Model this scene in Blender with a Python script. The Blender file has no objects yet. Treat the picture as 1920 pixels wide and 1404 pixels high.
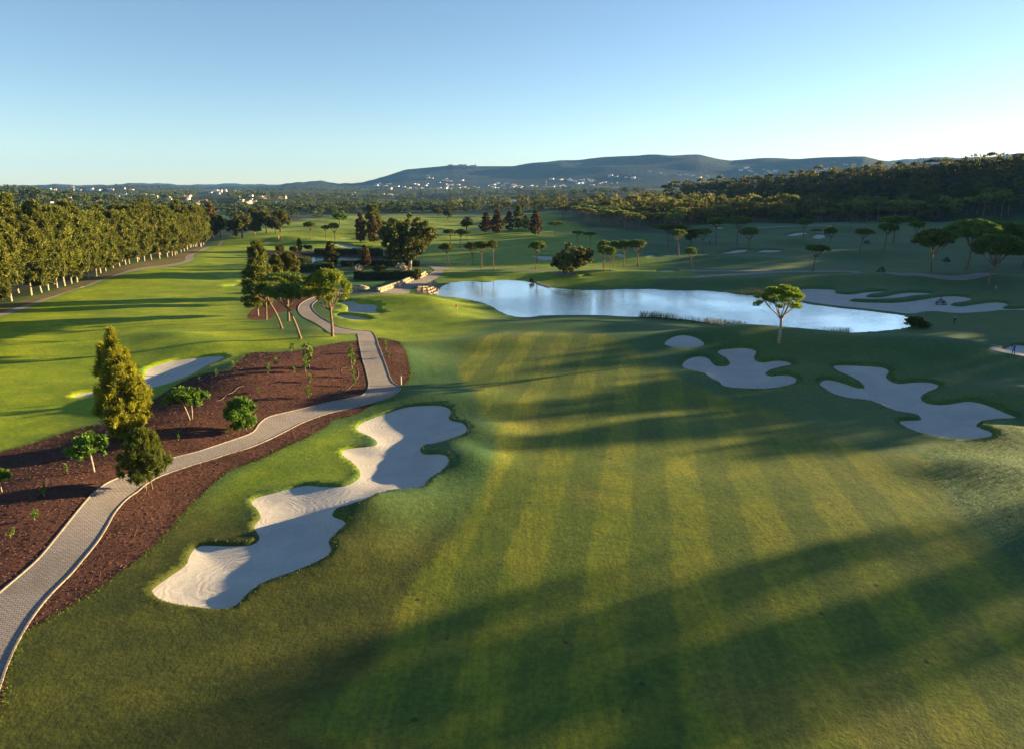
import bpy, bmesh, math, random
import numpy as np
from math import radians as R, sin, cos, pi
from mathutils import Vector, Matrix
from mathutils.geometry import delaunay_2d_cdt

# ------------------------------------------------------------------ camera, sky, sun, exposure
SC = bpy.context.scene
COL = SC.collection
FP, CAMH = 1297.0, 25.0                      # focal length in photo pixels (1920 wide), camera height in metres
PITCH = math.atan(352.0 / FP)
CP, SP = cos(PITCH), sin(PITCH)
cam_d = bpy.data.cameras.new("camera")
cam = bpy.data.objects.new("camera", cam_d)
COL.objects.link(cam)
cam.location = (0, 0, CAMH)
cam.rotation_euler = (pi / 2 - PITCH, 0, 0)
cam_d.sensor_width = 36.0
cam_d.lens = 36.0 * FP / 1920.0
cam_d.clip_start, cam_d.clip_end = 0.5, 40000.0
SC.camera = cam

SUN_EL, SUN_AZ = R(8.0), R(22.0)             # azimuth measured from +X towards +Y
sdir = Vector((cos(SUN_EL) * cos(SUN_AZ), cos(SUN_EL) * sin(SUN_AZ), sin(SUN_EL)))
W = bpy.data.worlds.new("World")
SC.world = W
W.use_nodes = True
wn = W.node_tree
wn.nodes.clear()
sky = wn.nodes.new("ShaderNodeTexSky")
sky.sky_type = 'NISHITA'
sky.sun_disc = False
sky.sun_elevation = SUN_EL
sky.sun_rotation = pi / 2 - SUN_AZ
sky.altitude = 0
sky.air_density = 0.72
sky.dust_density = 0.12
sky.ozone_density = 1.6
bg = wn.nodes.new("ShaderNodeBackground")
bg.inputs['Strength'].default_value = 0.05
wo = wn.nodes.new("ShaderNodeOutputWorld")
wn.links.new(sky.outputs[0], bg.inputs[0])
wn.links.new(bg.outputs[0], wo.inputs[0])

sun_d = bpy.data.lights.new("sun", 'SUN')
sun_d.energy = 5.0
sun_d.angle = R(0.5)
sun_d.color = (1.0, 0.72, 0.36)
sun = bpy.data.objects.new("sun", sun_d)
COL.objects.link(sun)
sun.rotation_euler = sdir.to_track_quat('Z', 'Y').to_euler()

SC.view_settings.view_transform = 'Standard'
SC.view_settings.look = 'None'
SC.view_settings.exposure = 2.27
SC.view_settings.gamma = 1.0
SC.cycles.use_denoising = True
SC.cycles.max_bounces = 6
SC.cycles.diffuse_bounces = 3
SC.cycles.glossy_bounces = 3
SC.cycles.transmission_bounces = 4
SC.cycles.volume_bounces = 1
SC.cycles.transparent_max_bounces = 8

rng = np.random.default_rng(7)
random.seed(7)

# ------------------------------------------------------------------ materials
def mat(name, rough=0.8, spec=0.3):
    m = bpy.data.materials.new(name)
    m.use_nodes = True
    nt = m.node_tree
    b = nt.nodes['Principled BSDF']
    b.inputs['Roughness'].default_value = rough
    b.inputs['Specular IOR Level'].default_value = spec
    return m, nt, b

class NB:
    """small node-graph helper"""
    def __init__(s, nt):
        s.nt = nt
    def n(s, t, **k):
        x = s.nt.nodes.new(t)
        for a, v in k.items():
            setattr(x, a, v)
        return x
    def put(s, sock, v):
        if isinstance(v, bpy.types.NodeSocket):
            s.nt.links.new(v, sock)
        elif v is not None:
            sock.default_value = v
    def math(s, op, a, b=None, c=None, clamp=False):
        x = s.n('ShaderNodeMath', operation=op, use_clamp=clamp)
        s.put(x.inputs[0], a); s.put(x.inputs[1], b)
        if c is not None: s.put(x.inputs[2], c)
        return x.outputs[0]
    def mix(s, f, a, b, mode='MIX'):
        x = s.n('ShaderNodeMix', data_type='RGBA', blend_type=mode)
        s.put(x.inputs[0], f)
        s.put(x.inputs[6], a if not isinstance(a, tuple) else (*a, 1))
        s.put(x.inputs[7], b if not isinstance(b, tuple) else (*b, 1))
        return x.outputs[2]
    def noise(s, vec, scale, detail=3.0, rough=0.55, dist=0.0):
        x = s.n('ShaderNodeTexNoise')
        s.put(x.inputs['Vector'], vec)
        x.inputs['Scale'].default_value = scale
        x.inputs['Detail'].default_value = detail
        x.inputs['Roughness'].default_value = rough
        x.inputs['Distortion'].default_value = dist
        return x.outputs['Fac']
    def ramp(s, f, lo, hi, a=0.0, b=1.0, smooth=True):
        x = s.n('ShaderNodeMapRange')
        x.interpolation_type = 'SMOOTHSTEP' if smooth else 'LINEAR'
        s.put(x.inputs[0], f)
        x.inputs[1].default_value, x.inputs[2].default_value = lo, hi
        x.inputs[3].default_value, x.inputs[4].default_value = a, b
        return x.outputs[0]
    def attr(s, name):
        return s.n('ShaderNodeAttribute', attribute_name=name).outputs['Fac']
    def pos(s):
        return s.n('ShaderNodeNewGeometry').outputs['Position']
    def obj(s):
        return s.n('ShaderNodeTexCoord').outputs['Object']
    def bump(s, h, strength, dist, normal=None):
        x = s.n('ShaderNodeBump')
        s.put(x.inputs['Height'], h)
        s.put(x.inputs['Strength'], strength)
        x.inputs['Distance'].default_value = dist
        if normal is not None: s.put(x.inputs['Normal'], normal)
        return x.outputs[0]

def plain(name, col, rough=0.7, spec=0.3, var=0.18, scale=6.0, metallic=0.0):
    m, nt, b = mat(name, rough, spec)
    g = NB(nt)
    f = g.noise(g.obj(), scale, 4)
    k = g.ramp(f, 0.3, 0.7, 1 - var, 1 + var)
    x = g.n('ShaderNodeMix', data_type='RGBA', blend_type='MULTIPLY')
    x.inputs[0].default_value = 1
    x.inputs[6].default_value = (*col, 1)
    cmb = g.n('ShaderNodeCombineColor')
    for i in range(3): g.put(cmb.inputs[i], k)
    g.put(x.inputs[7], cmb.outputs[0])
    g.put(b.inputs['Base Color'], x.outputs[2])
    b.inputs['Metallic'].default_value = metallic
    g.put(b.inputs['Normal'], g.bump(f, 0.25, 0.02))
    return m

def leaf_mat(name, c1, c2, trans=0.25, var=0.35, rough=0.6):
    """foliage: tint varies from leaf to leaf and from tree to tree"""
    m, nt, b = mat(name, rough, 0.25)
    g = NB(nt)
    t = g.attr('tint')
    col = g.mix(t, c1, c2)
    ob = g.n('ShaderNodeObjectInfo').outputs['Random']
    k = g.ramp(ob, 0, 1, 1 - var, 1 + var, False)
    hs = g.n('ShaderNodeHueSaturation')
    g.put(hs.inputs['Value'], k)
    g.put(hs.inputs['Hue'], g.ramp(ob, 0, 1, 0.485, 0.512, False))
    g.put(hs.inputs['Color'], col)
    g.put(b.inputs['Base Color'], hs.outputs[0])
    tr = g.n('ShaderNodeBsdfTranslucent')
    g.put(tr.inputs['Color'], hs.outputs[0])
    ms = g.n('ShaderNodeMixShader')
    ms.inputs[0].default_value = trans
    nt.links.new(b.outputs[0], ms.inputs[1])
    nt.links.new(tr.outputs[0], ms.inputs[2])
    nt.links.new(ms.outputs[0], nt.nodes['Material Output'].inputs[0])
    return m

def make_grass():
    m, nt, b = mat("turf", 0.75, 0.2)
    g = NB(nt)
    p = g.pos()
    fair, left, rough_a = g.attr('fair'), g.attr('left'), g.attr('rough')
    big = g.noise(p, 0.035, 4, 0.6)
    mid = g.noise(p, 0.22, 4, 0.6)
    fine = g.noise(p, 2.6, 5, 0.7)
    tiny = g.noise(p, 14.0, 3, 0.7)
    base = g.mix(g.ramp(big, 0.35, 0.65), (0.044, 0.108, 0.030), (0.074, 0.126, 0.026))
    fcol = g.mix(g.ramp(mid, 0.35, 0.68), (0.132, 0.178, 0.012), (0.200, 0.208, 0.013))
    lcol = g.mix(g.ramp(mid, 0.3, 0.7), (0.165, 0.252, 0.006), (0.245, 0.295, 0.008))
    cb = g.n('ShaderNodeSeparateXYZ'); g.put(cb.inputs[0], p)
    lb = g.math('SINE', g.math('MULTIPLY', g.math('ADD', g.math('MULTIPLY', cb.outputs[1], 0.985), g.math('MULTIPLY', cb.outputs[0], 0.17)), 2 * pi / 9.0))
    lcol = g.mix(g.math('MULTIPLY', g.ramp(lb, -0.3, 0.3), 0.22), lcol, (0.10, 0.17, 0.014))
    # mown stripes, parallel on the ground
    sep = g.n('ShaderNodeSeparateXYZ'); g.put(sep.inputs[0], p)
    c = g.math('SUBTRACT', g.math('MULTIPLY', sep.outputs[0], 0.982), g.math('MULTIPLY', sep.outputs[1], 0.187))
    c = g.math('ADD', c, g.math('MULTIPLY', g.math('SUBTRACT', mid, 0.5), 0.9))
    s1 = g.math('SINE', g.math('MULTIPLY', c, 2 * pi / 5.6))
    s1 = g.ramp(s1, -0.3, 0.3)
    fcol = g.mix(s1, fcol, g.mix(0.62, fcol, (0.060, 0.108, 0.014)))
    fcol = g.mix(g.ramp(g.noise(p, 0.11, 3, 0.5, 0.6), 0.55, 0.76, 0, 0.55), fcol, (0.185, 0.145, 0.035))
    col = g.mix(left, base, lcol)
    wcol = g.mix(g.ramp(mid, 0.35, 0.65), (0.032, 0.036, 0.018), (0.028, 0.046, 0.020))
    wcol = g.mix(g.ramp(g.noise(p, 0.012, 4, 0.6), 0.5, 0.62), wcol, (0.05, 0.065, 0.026))
    col = g.mix(g.attr('wild'), col, wcol)
    # fine mower lines and scattered divots
    mp = g.n('ShaderNodeMapping'); mp.vector_type = 'POINT'
    mp.inputs['Rotation'].default_value = (0, 0, 0.185); mp.inputs['Scale'].default_value = (3.2, 0.10, 1)
    g.put(mp.inputs[0], p)
    lines = g.noise(mp.outputs[0], 1.0, 4, 0.6)
    fcol = g.mix(g.ramp(lines, 0.35, 0.65, 0, 0.38), fcol, (0.070, 0.092, 0.016))
    fore_shade_col = g.mix(g.ramp(mid, 0.3, 0.7), (0.046, 0.060, 0.010), (0.074, 0.082, 0.011))  # olive turf, with the dark foreground shading painted into its colour
    col = g.mix(g.attr('olive'), col, fore_shade_col)
    col = g.mix(fair, col, fcol)
    vo = g.n('ShaderNodeTexVoronoi'); vo.inputs['Scale'].default_value = 0.33; g.put(vo.inputs['Vector'], p)
    dv = g.math('LESS_THAN', g.math('ADD', vo.outputs['Distance'], g.math('MULTIPLY', g.noise(p, 5.0, 2), 0.06)), 0.085)
    col = g.mix(g.math('MULTIPLY', dv, 0.75), col, (0.030, 0.032, 0.012))
    k = g.math('MULTIPLY', g.ramp(fine, 0.28, 0.72, 0.62, 1.38, False), g.ramp(tiny, 0.3, 0.7, 0.7, 1.3, False))
    k = g.math('MULTIPLY', k, g.ramp(mid, 0.25, 0.75, 0.86, 1.14, False))
    cmb = g.n('ShaderNodeCombineColor')
    for i in range(3): g.put(cmb.inputs[i], k)
    col = g.mix(1.0, col, cmb.outputs[0], 'MULTIPLY')
    g.put(b.inputs['Base Color'], col)
    n1 = g.bump(g.noise(p, 5.0, 4, 0.7), g.ramp(rough_a, 0, 1, 0.40, 0.75, False), 0.08)
    n2 = g.bump(g.noise(p, 0.9, 3, 0.6), g.ramp(rough_a, 0, 1, 0.15, 0.5, False), 0.22, n1)
    g.put(b.inputs['Normal'], n2)
    return m

def make_sand():
    m, nt, b = mat("bunker_sand", 0.95, 0.1)
    g = NB(nt)
    p = g.pos()
    n = g.noise(p, 0.4, 4, 0.6)
    fine = g.noise(p, 7.0, 5, 0.75)
    col = g.mix(g.ramp(n, 0.3, 0.7), (0.46, 0.435, 0.40), (0.54, 0.51, 0.47))
    col = g.mix(g.ramp(fine, 0.3, 0.7, 0, 0.35), col, (0.35, 0.34, 0.325))
    # rake furrows: distorted rings
    vor = g.n('ShaderNodeTexVoronoi'); vor.inputs['Scale'].default_value = 0.16
    g.put(vor.inputs['Vector'], p)
    d = g.math('ADD', vor.outputs['Distance'], g.math('MULTIPLY', g.noise(p, 0.5, 2), 0.35))
    ring = g.math('SINE', g.math('MULTIPLY', d, 90.0))
    col = g.mix(g.ramp(ring, 0.1, 1, 0, 0.16), col, (0.30, 0.29, 0.275))
    g.put(b.inputs['Base Color'], col)
    h = g.math('ADD', fine, g.math('MULTIPLY', ring, 0.2))
    g.put(b.inputs['Normal'], g.bump(h, 0.5, 0.035))
    return m

def make_mulch():
    m, nt, b = mat("bark_mulch", 0.95, 0.1)
    g = NB(nt)
    p = g.pos()
    n = g.noise(p, 0.25, 4, 0.6, 0.5)
    fine = g.noise(p, 9.0, 5, 0.8)
    ch = g.noise(p, 3.0, 4, 0.7)
    col = g.mix(g.ramp(n, 0.35, 0.65), (0.058, 0.025, 0.019), (0.102, 0.041, 0.029))
    col = g.mix(g.ramp(fine, 0.45, 0.72), col, (0.16, 0.095, 0.075))
    col = g.mix(g.ramp(ch, 0.5, 0.68), col, (0.030, 0.014, 0.012))
    g.put(b.inputs['Base Color'], col)
    g.put(b.inputs['Normal'], g.bump(g.math('ADD', fine, ch), 0.9, 0.09))
    return m

def make_earth():
    m, nt, b = mat("bare_earth", 0.95, 0.1)
    g = NB(nt)
    p = g.pos()
    col = g.mix(g.ramp(g.noise(p, 0.3, 5, 0.7), 0.35, 0.65), (0.17, 0.125, 0.07), (0.11, 0.105, 0.04))
    g.put(b.inputs['Base Color'], col)
    g.put(b.inputs['Normal'], g.bump(g.noise(p, 3.0, 4, 0.7), 0.6, 0.08))
    return m

def make_path(fine=True):
    m, nt, b = mat("path_setts" if fine else "path_asphalt", 0.85, 0.25)
    g = NB(nt)
    p = g.pos()
    n = g.noise(p, 0.5, 4, 0.6)
    sp_ = g.noise(p, 9.0, 4, 0.8)
    if fine:
        uv = g.n('ShaderNodeUVMap', uv_map='along').outputs[0]
        br = g.n('ShaderNodeTexBrick')
        g.put(br.inputs['Vector'], uv)
        br.inputs['Scale'].default_value = 1.0
        br.inputs['Brick Width'].default_value = 0.40
        br.inputs['Row Height'].default_value = 0.20
        br.inputs['Mortar Size'].default_value = 0.035
        br.inputs['Mortar Smooth'].default_value = 0.5
        br.inputs['Color1'].default_value = (0.37, 0.335, 0.31, 1)
        br.inputs['Color2'].default_value = (0.29, 0.265, 0.25, 1)
        br.inputs['Mortar'].default_value = (0.11, 0.10, 0.095, 1)
        col = g.mix(g.ramp(n, 0.3, 0.7, 0, 0.4), br.outputs['Color'], (0.27, 0.225, 0.20))
        col = g.mix(g.ramp(sp_, 0.4, 0.7, 0, 0.3), col, (0.19, 0.17, 0.16))
        col = g.mix(g.ramp(g.noise(p, 0.16, 5, 0.7, 1.0), 0.45, 0.7, 0, 0.55), col, (0.17, 0.14, 0.12))
        g.put(b.inputs['Normal'], g.bump(g.math('SUBTRACT', sp_, g.math('MULTIPLY', br.outputs['Fac'], 1.5)), 0.5, 0.04))
    else:
        col = g.mix(g.ramp(n, 0.3, 0.7), (0.21, 0.19, 0.175), (0.26, 0.235, 0.215))
        col = g.mix(g.ramp(sp_, 0.4, 0.7, 0, 0.3), col, (0.15, 0.14, 0.13))
    g.put(b.inputs['Base Color'], col)
    return m

def make_water():
    m, nt, b = mat("lake_water", 0.06, 0.5)
    g = NB(nt)
    p = g.pos()
    b.inputs['Base Color'].default_value = (0.96, 0.96, 0.955, 1)
    b.inputs['Metallic'].default_value = 0.9
    mp = g.n('ShaderNodeMapping'); mp.inputs['Scale'].default_value = (0.5, 1.5, 1)
    g.put(mp.inputs[0], p)
    calm = g.ramp(g.noise(p, 0.03, 3, 0.5, 0.5), 0.35, 0.62, 0.20, 0.75)
    w = g.math('ADD', g.noise(mp.outputs[0], 1.6, 3, 0.6), g.math('MULTIPLY', g.noise(mp.outputs[0], 0.4, 2), 0.8))
    g.put(b.inputs['Normal'], g.bump(w, calm, 0.12))
    return m

def make_hill():
    m, nt, b = mat("scrub_hillside", 0.9, 0.1)
    g = NB(nt)
    p = g.pos()
    f = g.noise(p, 0.004, 6, 0.65)
    h = g.noise(p, 0.02, 5, 0.7)
    col = g.mix(g.ramp(f, 0.35, 0.65), (0.012, 0.026, 0.020), (0.030, 0.042, 0.030))
    col = g.mix(g.ramp(h, 0.45, 0.62), col, (0.008, 0.020, 0.012))
    col = g.mix(g.ramp(g.noise(p, 0.0016, 4, 0.6, 0.8), 0.58, 0.70, 0, 0.5), col, (0.055, 0.052, 0.040))
    g.put(b.inputs['Base Color'], col)
    g.put(b.inputs['Normal'], g.bump(h, 1.0, 16.0))
    return m

M = dict(
    grass=make_grass(), sand=make_sand(), mulch=make_mulch(), earth=make_earth(), path=make_path(True), asphalt=make_path(False),
    water=make_water(), hill=make_hill(),
    kerb=plain("pale_kerb_stone", (0.26, 0.225, 0.185), 0.85, 0.2, 0.2, 3),
    stone=plain("limestone", (0.36, 0.28, 0.19), 0.9, 0.2, 0.35, 1.5),
    bark=plain("pine_bark", (0.20, 0.135, 0.095), 0.95, 0.1, 0.35, 3),
    bark_pale=plain("pale_bark", (0.33, 0.27, 0.20), 0.95, 0.1, 0.3, 3),
    bark_dark=plain("dark_bark", (0.085, 0.06, 0.045), 0.95, 0.1, 0.3, 3),
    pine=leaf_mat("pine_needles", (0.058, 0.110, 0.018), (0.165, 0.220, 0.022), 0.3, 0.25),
    pine_lit=leaf_mat("sunlit_pine_needles", (0.085, 0.150, 0.010), (0.250, 0.330, 0.020), 0.35, 0.15),  # lighter copy of the pine needles, sunlight painted into the colour
    casu=leaf_mat("feathery_foliage", (0.062, 0.078, 0.012), (0.185, 0.196, 0.026), 0.3, 0.25),
    casu_gold=leaf_mat("golden_feathery_foliage", (0.120, 0.135, 0.012), (0.400, 0.400, 0.026), 0.4, 0.1),
    rusty=leaf_mat("rusty_conifer_foliage", (0.070, 0.044, 0.016), (0.170, 0.105, 0.034), 0.25, 0.3),
    broad=leaf_mat("dark_broadleaf", (0.035, 0.048, 0.010), (0.140, 0.130, 0.018), 0.25, 0.25),
    oliveg=leaf_mat("mixed_wood_foliage", (0.056, 0.082, 0.026), (0.230, 0.220, 0.048), 0.35, 0.4),
    casu_green=leaf_mat("young_feathery_foliage", (0.055, 0.085, 0.012), (0.150, 0.190, 0.020), 0.35, 0.1),
    bright=leaf_mat("bright_green_leaves", (0.060, 0.130, 0.012), (0.150, 0.240, 0.025), 0.3, 0.1),
    woodpine=leaf_mat("wood_pine_needles", (0.075, 0.118, 0.028), (0.260, 0.280, 0.050), 0.35, 0.35),
    valley=leaf_mat("valley_foliage", (0.026, 0.052, 0.022), (0.110, 0.130, 0.036), 0.25, 0.3),
    blade=leaf_mat("grass_blades", (0.050, 0.095, 0.012), (0.110, 0.155, 0.014), 0.3, 0.0),
    chips=plain("bark_chips", (0.115, 0.060, 0.045), 0.95, 0.1, 0.5, 0.7),
    hedge=leaf_mat("clipped_hedge_leaves", (0.030, 0.055, 0.012), (0.100, 0.120, 0.020), 0.25, 0.3),
    blossom=leaf_mat("white_blossom", (0.45, 0.38, 0.33), (0.75, 0.68, 0.62), 0.2, 0.05),
    reed=leaf_mat("reed_blades", (0.090, 0.105, 0.03), (0.220, 0.200, 0.06), 0.3, 0.3),
    white=plain("whitewashed_wall", (0.78, 0.74, 0.68), 0.85, 0.2, 0.08, 0.3),
    cream=plain("cream_wall", (0.70, 0.56, 0.38), 0.85, 0.2, 0.1, 0.3),
    tile=plain("terracotta_roof", (0.42, 0.16, 0.075), 0.85, 0.2, 0.25, 1.0),
    glass=plain("dark_window_glass", (0.05, 0.07, 0.09), 0.15, 0.6, 0.1, 1),
    black=plain("black_rubber", (0.02, 0.02, 0.022), 0.7, 0.3, 0.15, 8),
    mach=plain("dark_machine_paint", (0.030, 0.040, 0.045), 0.4, 0.5, 0.15, 4),
    metal=plain("grey_metal", (0.25, 0.26, 0.27), 0.4, 0.5, 0.1, 5, 0.6),
    skin=plain("skin", (0.50, 0.30, 0.21), 0.6, 0.3, 0.05, 8),
    navy=plain("navy_cloth", (0.025, 0.035, 0.075), 0.9, 0.1, 0.1, 8),
    blue=plain("blue_cloth", (0.05, 0.16, 0.33), 0.9, 0.1, 0.1, 8),
    pink=plain("salmon_cloth", (0.55, 0.24, 0.20), 0.9, 0.1, 0.1, 8),
    khaki=plain("khaki_cloth", (0.30, 0.26, 0.20), 0.9, 0.1, 0.1, 8),
    orange=plain("orange_flag_cloth", (0.75, 0.14, 0.03), 0.8, 0.2, 0.05, 8),
    post=plain("pale_post_paint", (0.55, 0.52, 0.45), 0.6, 0.3, 0.1, 8),
    green_post=plain("dark_green_post", (0.03, 0.06, 0.04), 0.6, 0.3, 0.1, 8),
)

# ------------------------------------------------------------------ photo pixel -> place on the ground
def ray(px, py):
    px, py = np.asarray(px, float), np.asarray(py, float)
    u = 702.0 - py
    return px - 960.0, FP * CP + u * SP, -FP * SP + u * CP

def G0(px, py, z=0.0):
    rx, ry, rz = ray(px, py)
    s = (z - CAMH) / rz
    return rx * s, ry * s

def sm(a, b, x):
    t = np.clip((x - a) / (b - a), 0, 1)
    return t * t * (3 - 2 * t)

def resample(P, step, closed=True):
    """Catmull-Rom through the traced points, then even spacing"""
    P = np.asarray(P, float)
    n = len(P)
    out = []
    rngk = range(n) if closed else range(n - 1)
    for i in rngk:
        if closed:
            p0, p1, p2, p3 = P[i - 1], P[i], P[(i + 1) % n], P[(i + 2) % n]
        else:
            p0, p1, p2, p3 = P[max(i - 1, 0)], P[i], P[i + 1], P[min(i + 2, n - 1)]
        k = max(2, int(np.hypot(*(p2 - p1)) / step * 3) + 1)
        t = np.linspace(0, 1, k, endpoint=False)[:, None]
        out.append(0.5 * ((2 * p1) + (-p0 + p2) * t + (2 * p0 - 5 * p1 + 4 * p2 - p3) * t ** 2 + (-p0 + 3 * p1 - 3 * p2 + p3) * t ** 3))
    if not closed: out.append(P[-1:])
    Q = np.concatenate(out)
    if closed: Q = np.vstack([Q, Q[:1]])
    L = np.concatenate([[0], np.cumsum(np.hypot(*(np.diff(Q, axis=0)).T))])
    m = max(4, int(L[-1] / step))
    t = np.linspace(0, L[-1], m, endpoint=not closed)
    return np.stack([np.interp(t, L, Q[:, 0]), np.interp(t, L, Q[:, 1])], 1)

def area2(P):
    x, y = P[:, 0], P[:, 1]
    return np.sum(x * np.roll(y, -1) - np.roll(x, -1) * y)

def offset(P, d):
    """outward offset of a closed polygon (d>0 outwards)"""
    if area2(P) < 0: P = P[::-1]
    t = np.roll(P, -1, 0) - np.roll(P, 1, 0)
    t /= np.maximum(np.hypot(t[:, 0], t[:, 1]), 1e-9)[:, None]
    return P + np.stack([t[:, 1], -t[:, 0]], 1) * d

def inside(P, x, y):
    res = np.zeros(x.shape, bool)
    bb = (x >= P[:, 0].min()) & (x <= P[:, 0].max()) & (y >= P[:, 1].min()) & (y <= P[:, 1].max())
    idx = np.nonzero(bb)[0]
    if len(idx) == 0: return res
    xx, yy = x[idx], y[idx]
    r = np.zeros(len(idx), bool)
    Q = np.roll(P, -1, 0)
    for (x0, y0), (x1, y1) in zip(P, Q):
        if y0 == y1: continue
        c = (y0 > yy) != (y1 > yy)
        r ^= c & (xx < (x1 - x0) * (yy - y0) / (y1 - y0) + x0)
    res[idx] = r
    return res

def sdf(P, x, y, reach):
    """signed distance, positive inside; -reach when farther than reach"""
    res = np.full(x.shape, -float(reach))
    bb = (x >= P[:, 0].min() - reach) & (x <= P[:, 0].max() + reach) & (y >= P[:, 1].min() - reach) & (y <= P[:, 1].max() + reach)
    idx = np.nonzero(bb)[0]
    if len(idx) == 0: return res
    xx, yy = x[idx], y[idx]
    d2 = np.full(len(idx), 1e18)
    Q = np.roll(P, -1, 0)
    for (x0, y0), (x1, y1) in zip(P, Q):
        dx, dy = x1 - x0, y1 - y0
        L = dx * dx + dy * dy + 1e-12
        t = np.clip(((xx - x0) * dx + (yy - y0) * dy) / L, 0, 1)
        d2 = np.minimum(d2, (xx - x0 - t * dx) ** 2 + (yy - y0 - t * dy) ** 2)
    d = np.sqrt(d2)
    d = np.where(inside(P, xx, yy), d, -d)
    res[idx] = np.maximum(d, -reach)
    return res
# ------------------------------------------------------------------ traced outlines (photo pixels)
def zz(ox, oy, s, *pts):
    return [(ox + x / s, oy + y / s) for x, y in pts]

LAKE = [(812,552),(825,537),(845,530),(882,527),(912,529),(935,525),(975,526),(1000,530),(1020,534),(1037,539),(1065,542),(1100,544),(1175,542),
        (1225,542),(1262,544.5),(1312,544.5),(1350,547),(1380,551),(1402,553),(1440,554),(1490,562),(1511,568.5),(1556,575),(1612,581),(1669,587.5),(1700,592),
        (1712,600),(1721,611),(1687,619.5),(1631,624),(1594,626),(1537,625.5),(1462,623),(1410,617),(1350,609),(1294,602),(1237,596),
        (1187,595),(1125,592.5),(1075,592),(1025,592.5),(1005,595),(980,596),(950,592.5),(930,584),(910,572.5),(895,567.5),(862,560),(832,557)]
POND = [(567,495),(570,485),(610,482),(668,484),(664,489.5),(595,490),(589,497)]
POND2 = [(957,439.5),(962,437),(991,437.5),(990,440)]
PATH_OUT = [(-150,1330),(-60,1165),(0,1110),(36,1079.5),(72,1047),(108,1004),(144,959),(172,927),(201,905),(245,887),(315,861),(375,845),(450,820),(475,809),
        (487,793),(505,781),(550,770),(612,755),(662,745),(682,739),(691,722),(685,692),(677,662),(671,631),(663,626.5),(640,627),(617,624),(600,612),(572,597),
        (560,585),(560,575),(568,567),(585,559),(607,552.5),(647,548.5),(716,547),(735,541),(760,533),(772,527),(787,523),(799,516),(808,513),(815,509),(810,504),(799,499)]
PATH_IN = [(803,497.5),(820,500),(857,504),(857,506),(832,507),(832,512),(822,520),(805,529),(796,534),(779,537),(769,543),(763,551),(716,551),(650,552),(611,556),(591,567),
        (585,574),(587,581),(594,588),(608,598),(630,611),(660,618.5),(690,621),(699,624),(706,636),(712.5,655),(722.5,682.5),(735,715),(745,721),(751,728),(748,734),
        (732.5,744),(700,755),(650,767.5),(612.5,776),(570,791),(537.5,807.5),(500,826),(462.5,841),(430,850),(400,860),(350,875),(302,892),(275,907),(258,921),(237,936),
        (215,961),(201,986),(183,1015),(154,1051),(133,1076),(97,1112),(65,1151),(36,1198),(14,1245),(0,1286),(-40,1400)]
PATH_MID = [(-90,1370),(-50,1290),(0,1190),(40,1135),(85,1075),(130,1015),(165,970),(205,930),(260,899),(330,870),(400,850),(465,827),(505,802),(560,783),(640,762),(700,748),
        (718,735),(712,700),(700,670),(688,640),(680,626),(640,620),(605,605),(575,585),(572,575),(585,564),(620,552),(716,549),(760,540),(800,520),(825,508)]
MULCH = [(-300,930),(-60,862),(0,847),(50,834),(112,814),(162,800),(200,792),(287,750),(350,712),(387,700),(430,694),(442,680),(460,666),(487,661),(537,660),(575,654),(625,645),
         (668,639.5),(690,637),(707,635),(725,636),(747,641),(757,652),(767,682),(769,707),(757,722),(748,725),(740,738),(700,757),(672,775),(625,787),(615,797),(575,820),(525,842),
         (487,861),(442,877),(412,897),(359,947),(316,997),(284,1029),(233,1069),(172,1112),(108,1151),(47,1187),(20,1240),(-40,1400),(-300,1400)]
MULCH2 = [(465,598),(475,580),(507,567),(540,560),(590,546),(606,549),(580,560),(562,570),(555,582),(520,587),(505,598)]
MULCH3 = [(504,484),(508,474),(600,474.5),(700,478),(752,483),(745,489),(690,487),(668,483.5),(600,481.5),(568,484),(540,486)]
PATH2_L = [(-60,600),(0,586),(62,567),(125,547),(187,525),(250,505),(312,497),(345,490),(350,480),(375,470),(412,455.5)]
PATH2_R = [(417,456.5),(390,466),(365,477),(360,489),(325,499),(250,509),(212,520),(150,541),(100,559),(62,572.5),(0,594),(-60,610)]
STRIP = [(-60,588),(0,576),(62,558.5),(125,539.5),(187,517),(250,496),(312,486),(345,474),(380,463.5),(412,455.5),(375,470),(350,480),(345,490),(312,497),(250,505),(187,525),(125,547),(62,567),(0,586),(-60,600)]
STEPS = [(566,516),(574,498),(588,498),(590,513)]
THIN = [([(850,504.5),(900,506),(1000,507),(1045,511),(1080,516)], 1.3),
        ([(1235,522),(1320,518),(1384,515),(1450,510.5),(1520,509.5),(1600,510),(1667,511.5),(1717,514.5),(1833,516.5),(1960,511)], 1.5),
        ([(1294,508.5),(1370,508),(1447,507.5)], 1.2),
        ([(1420,428),(1480,425),(1560,424)], 1.4)]

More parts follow.
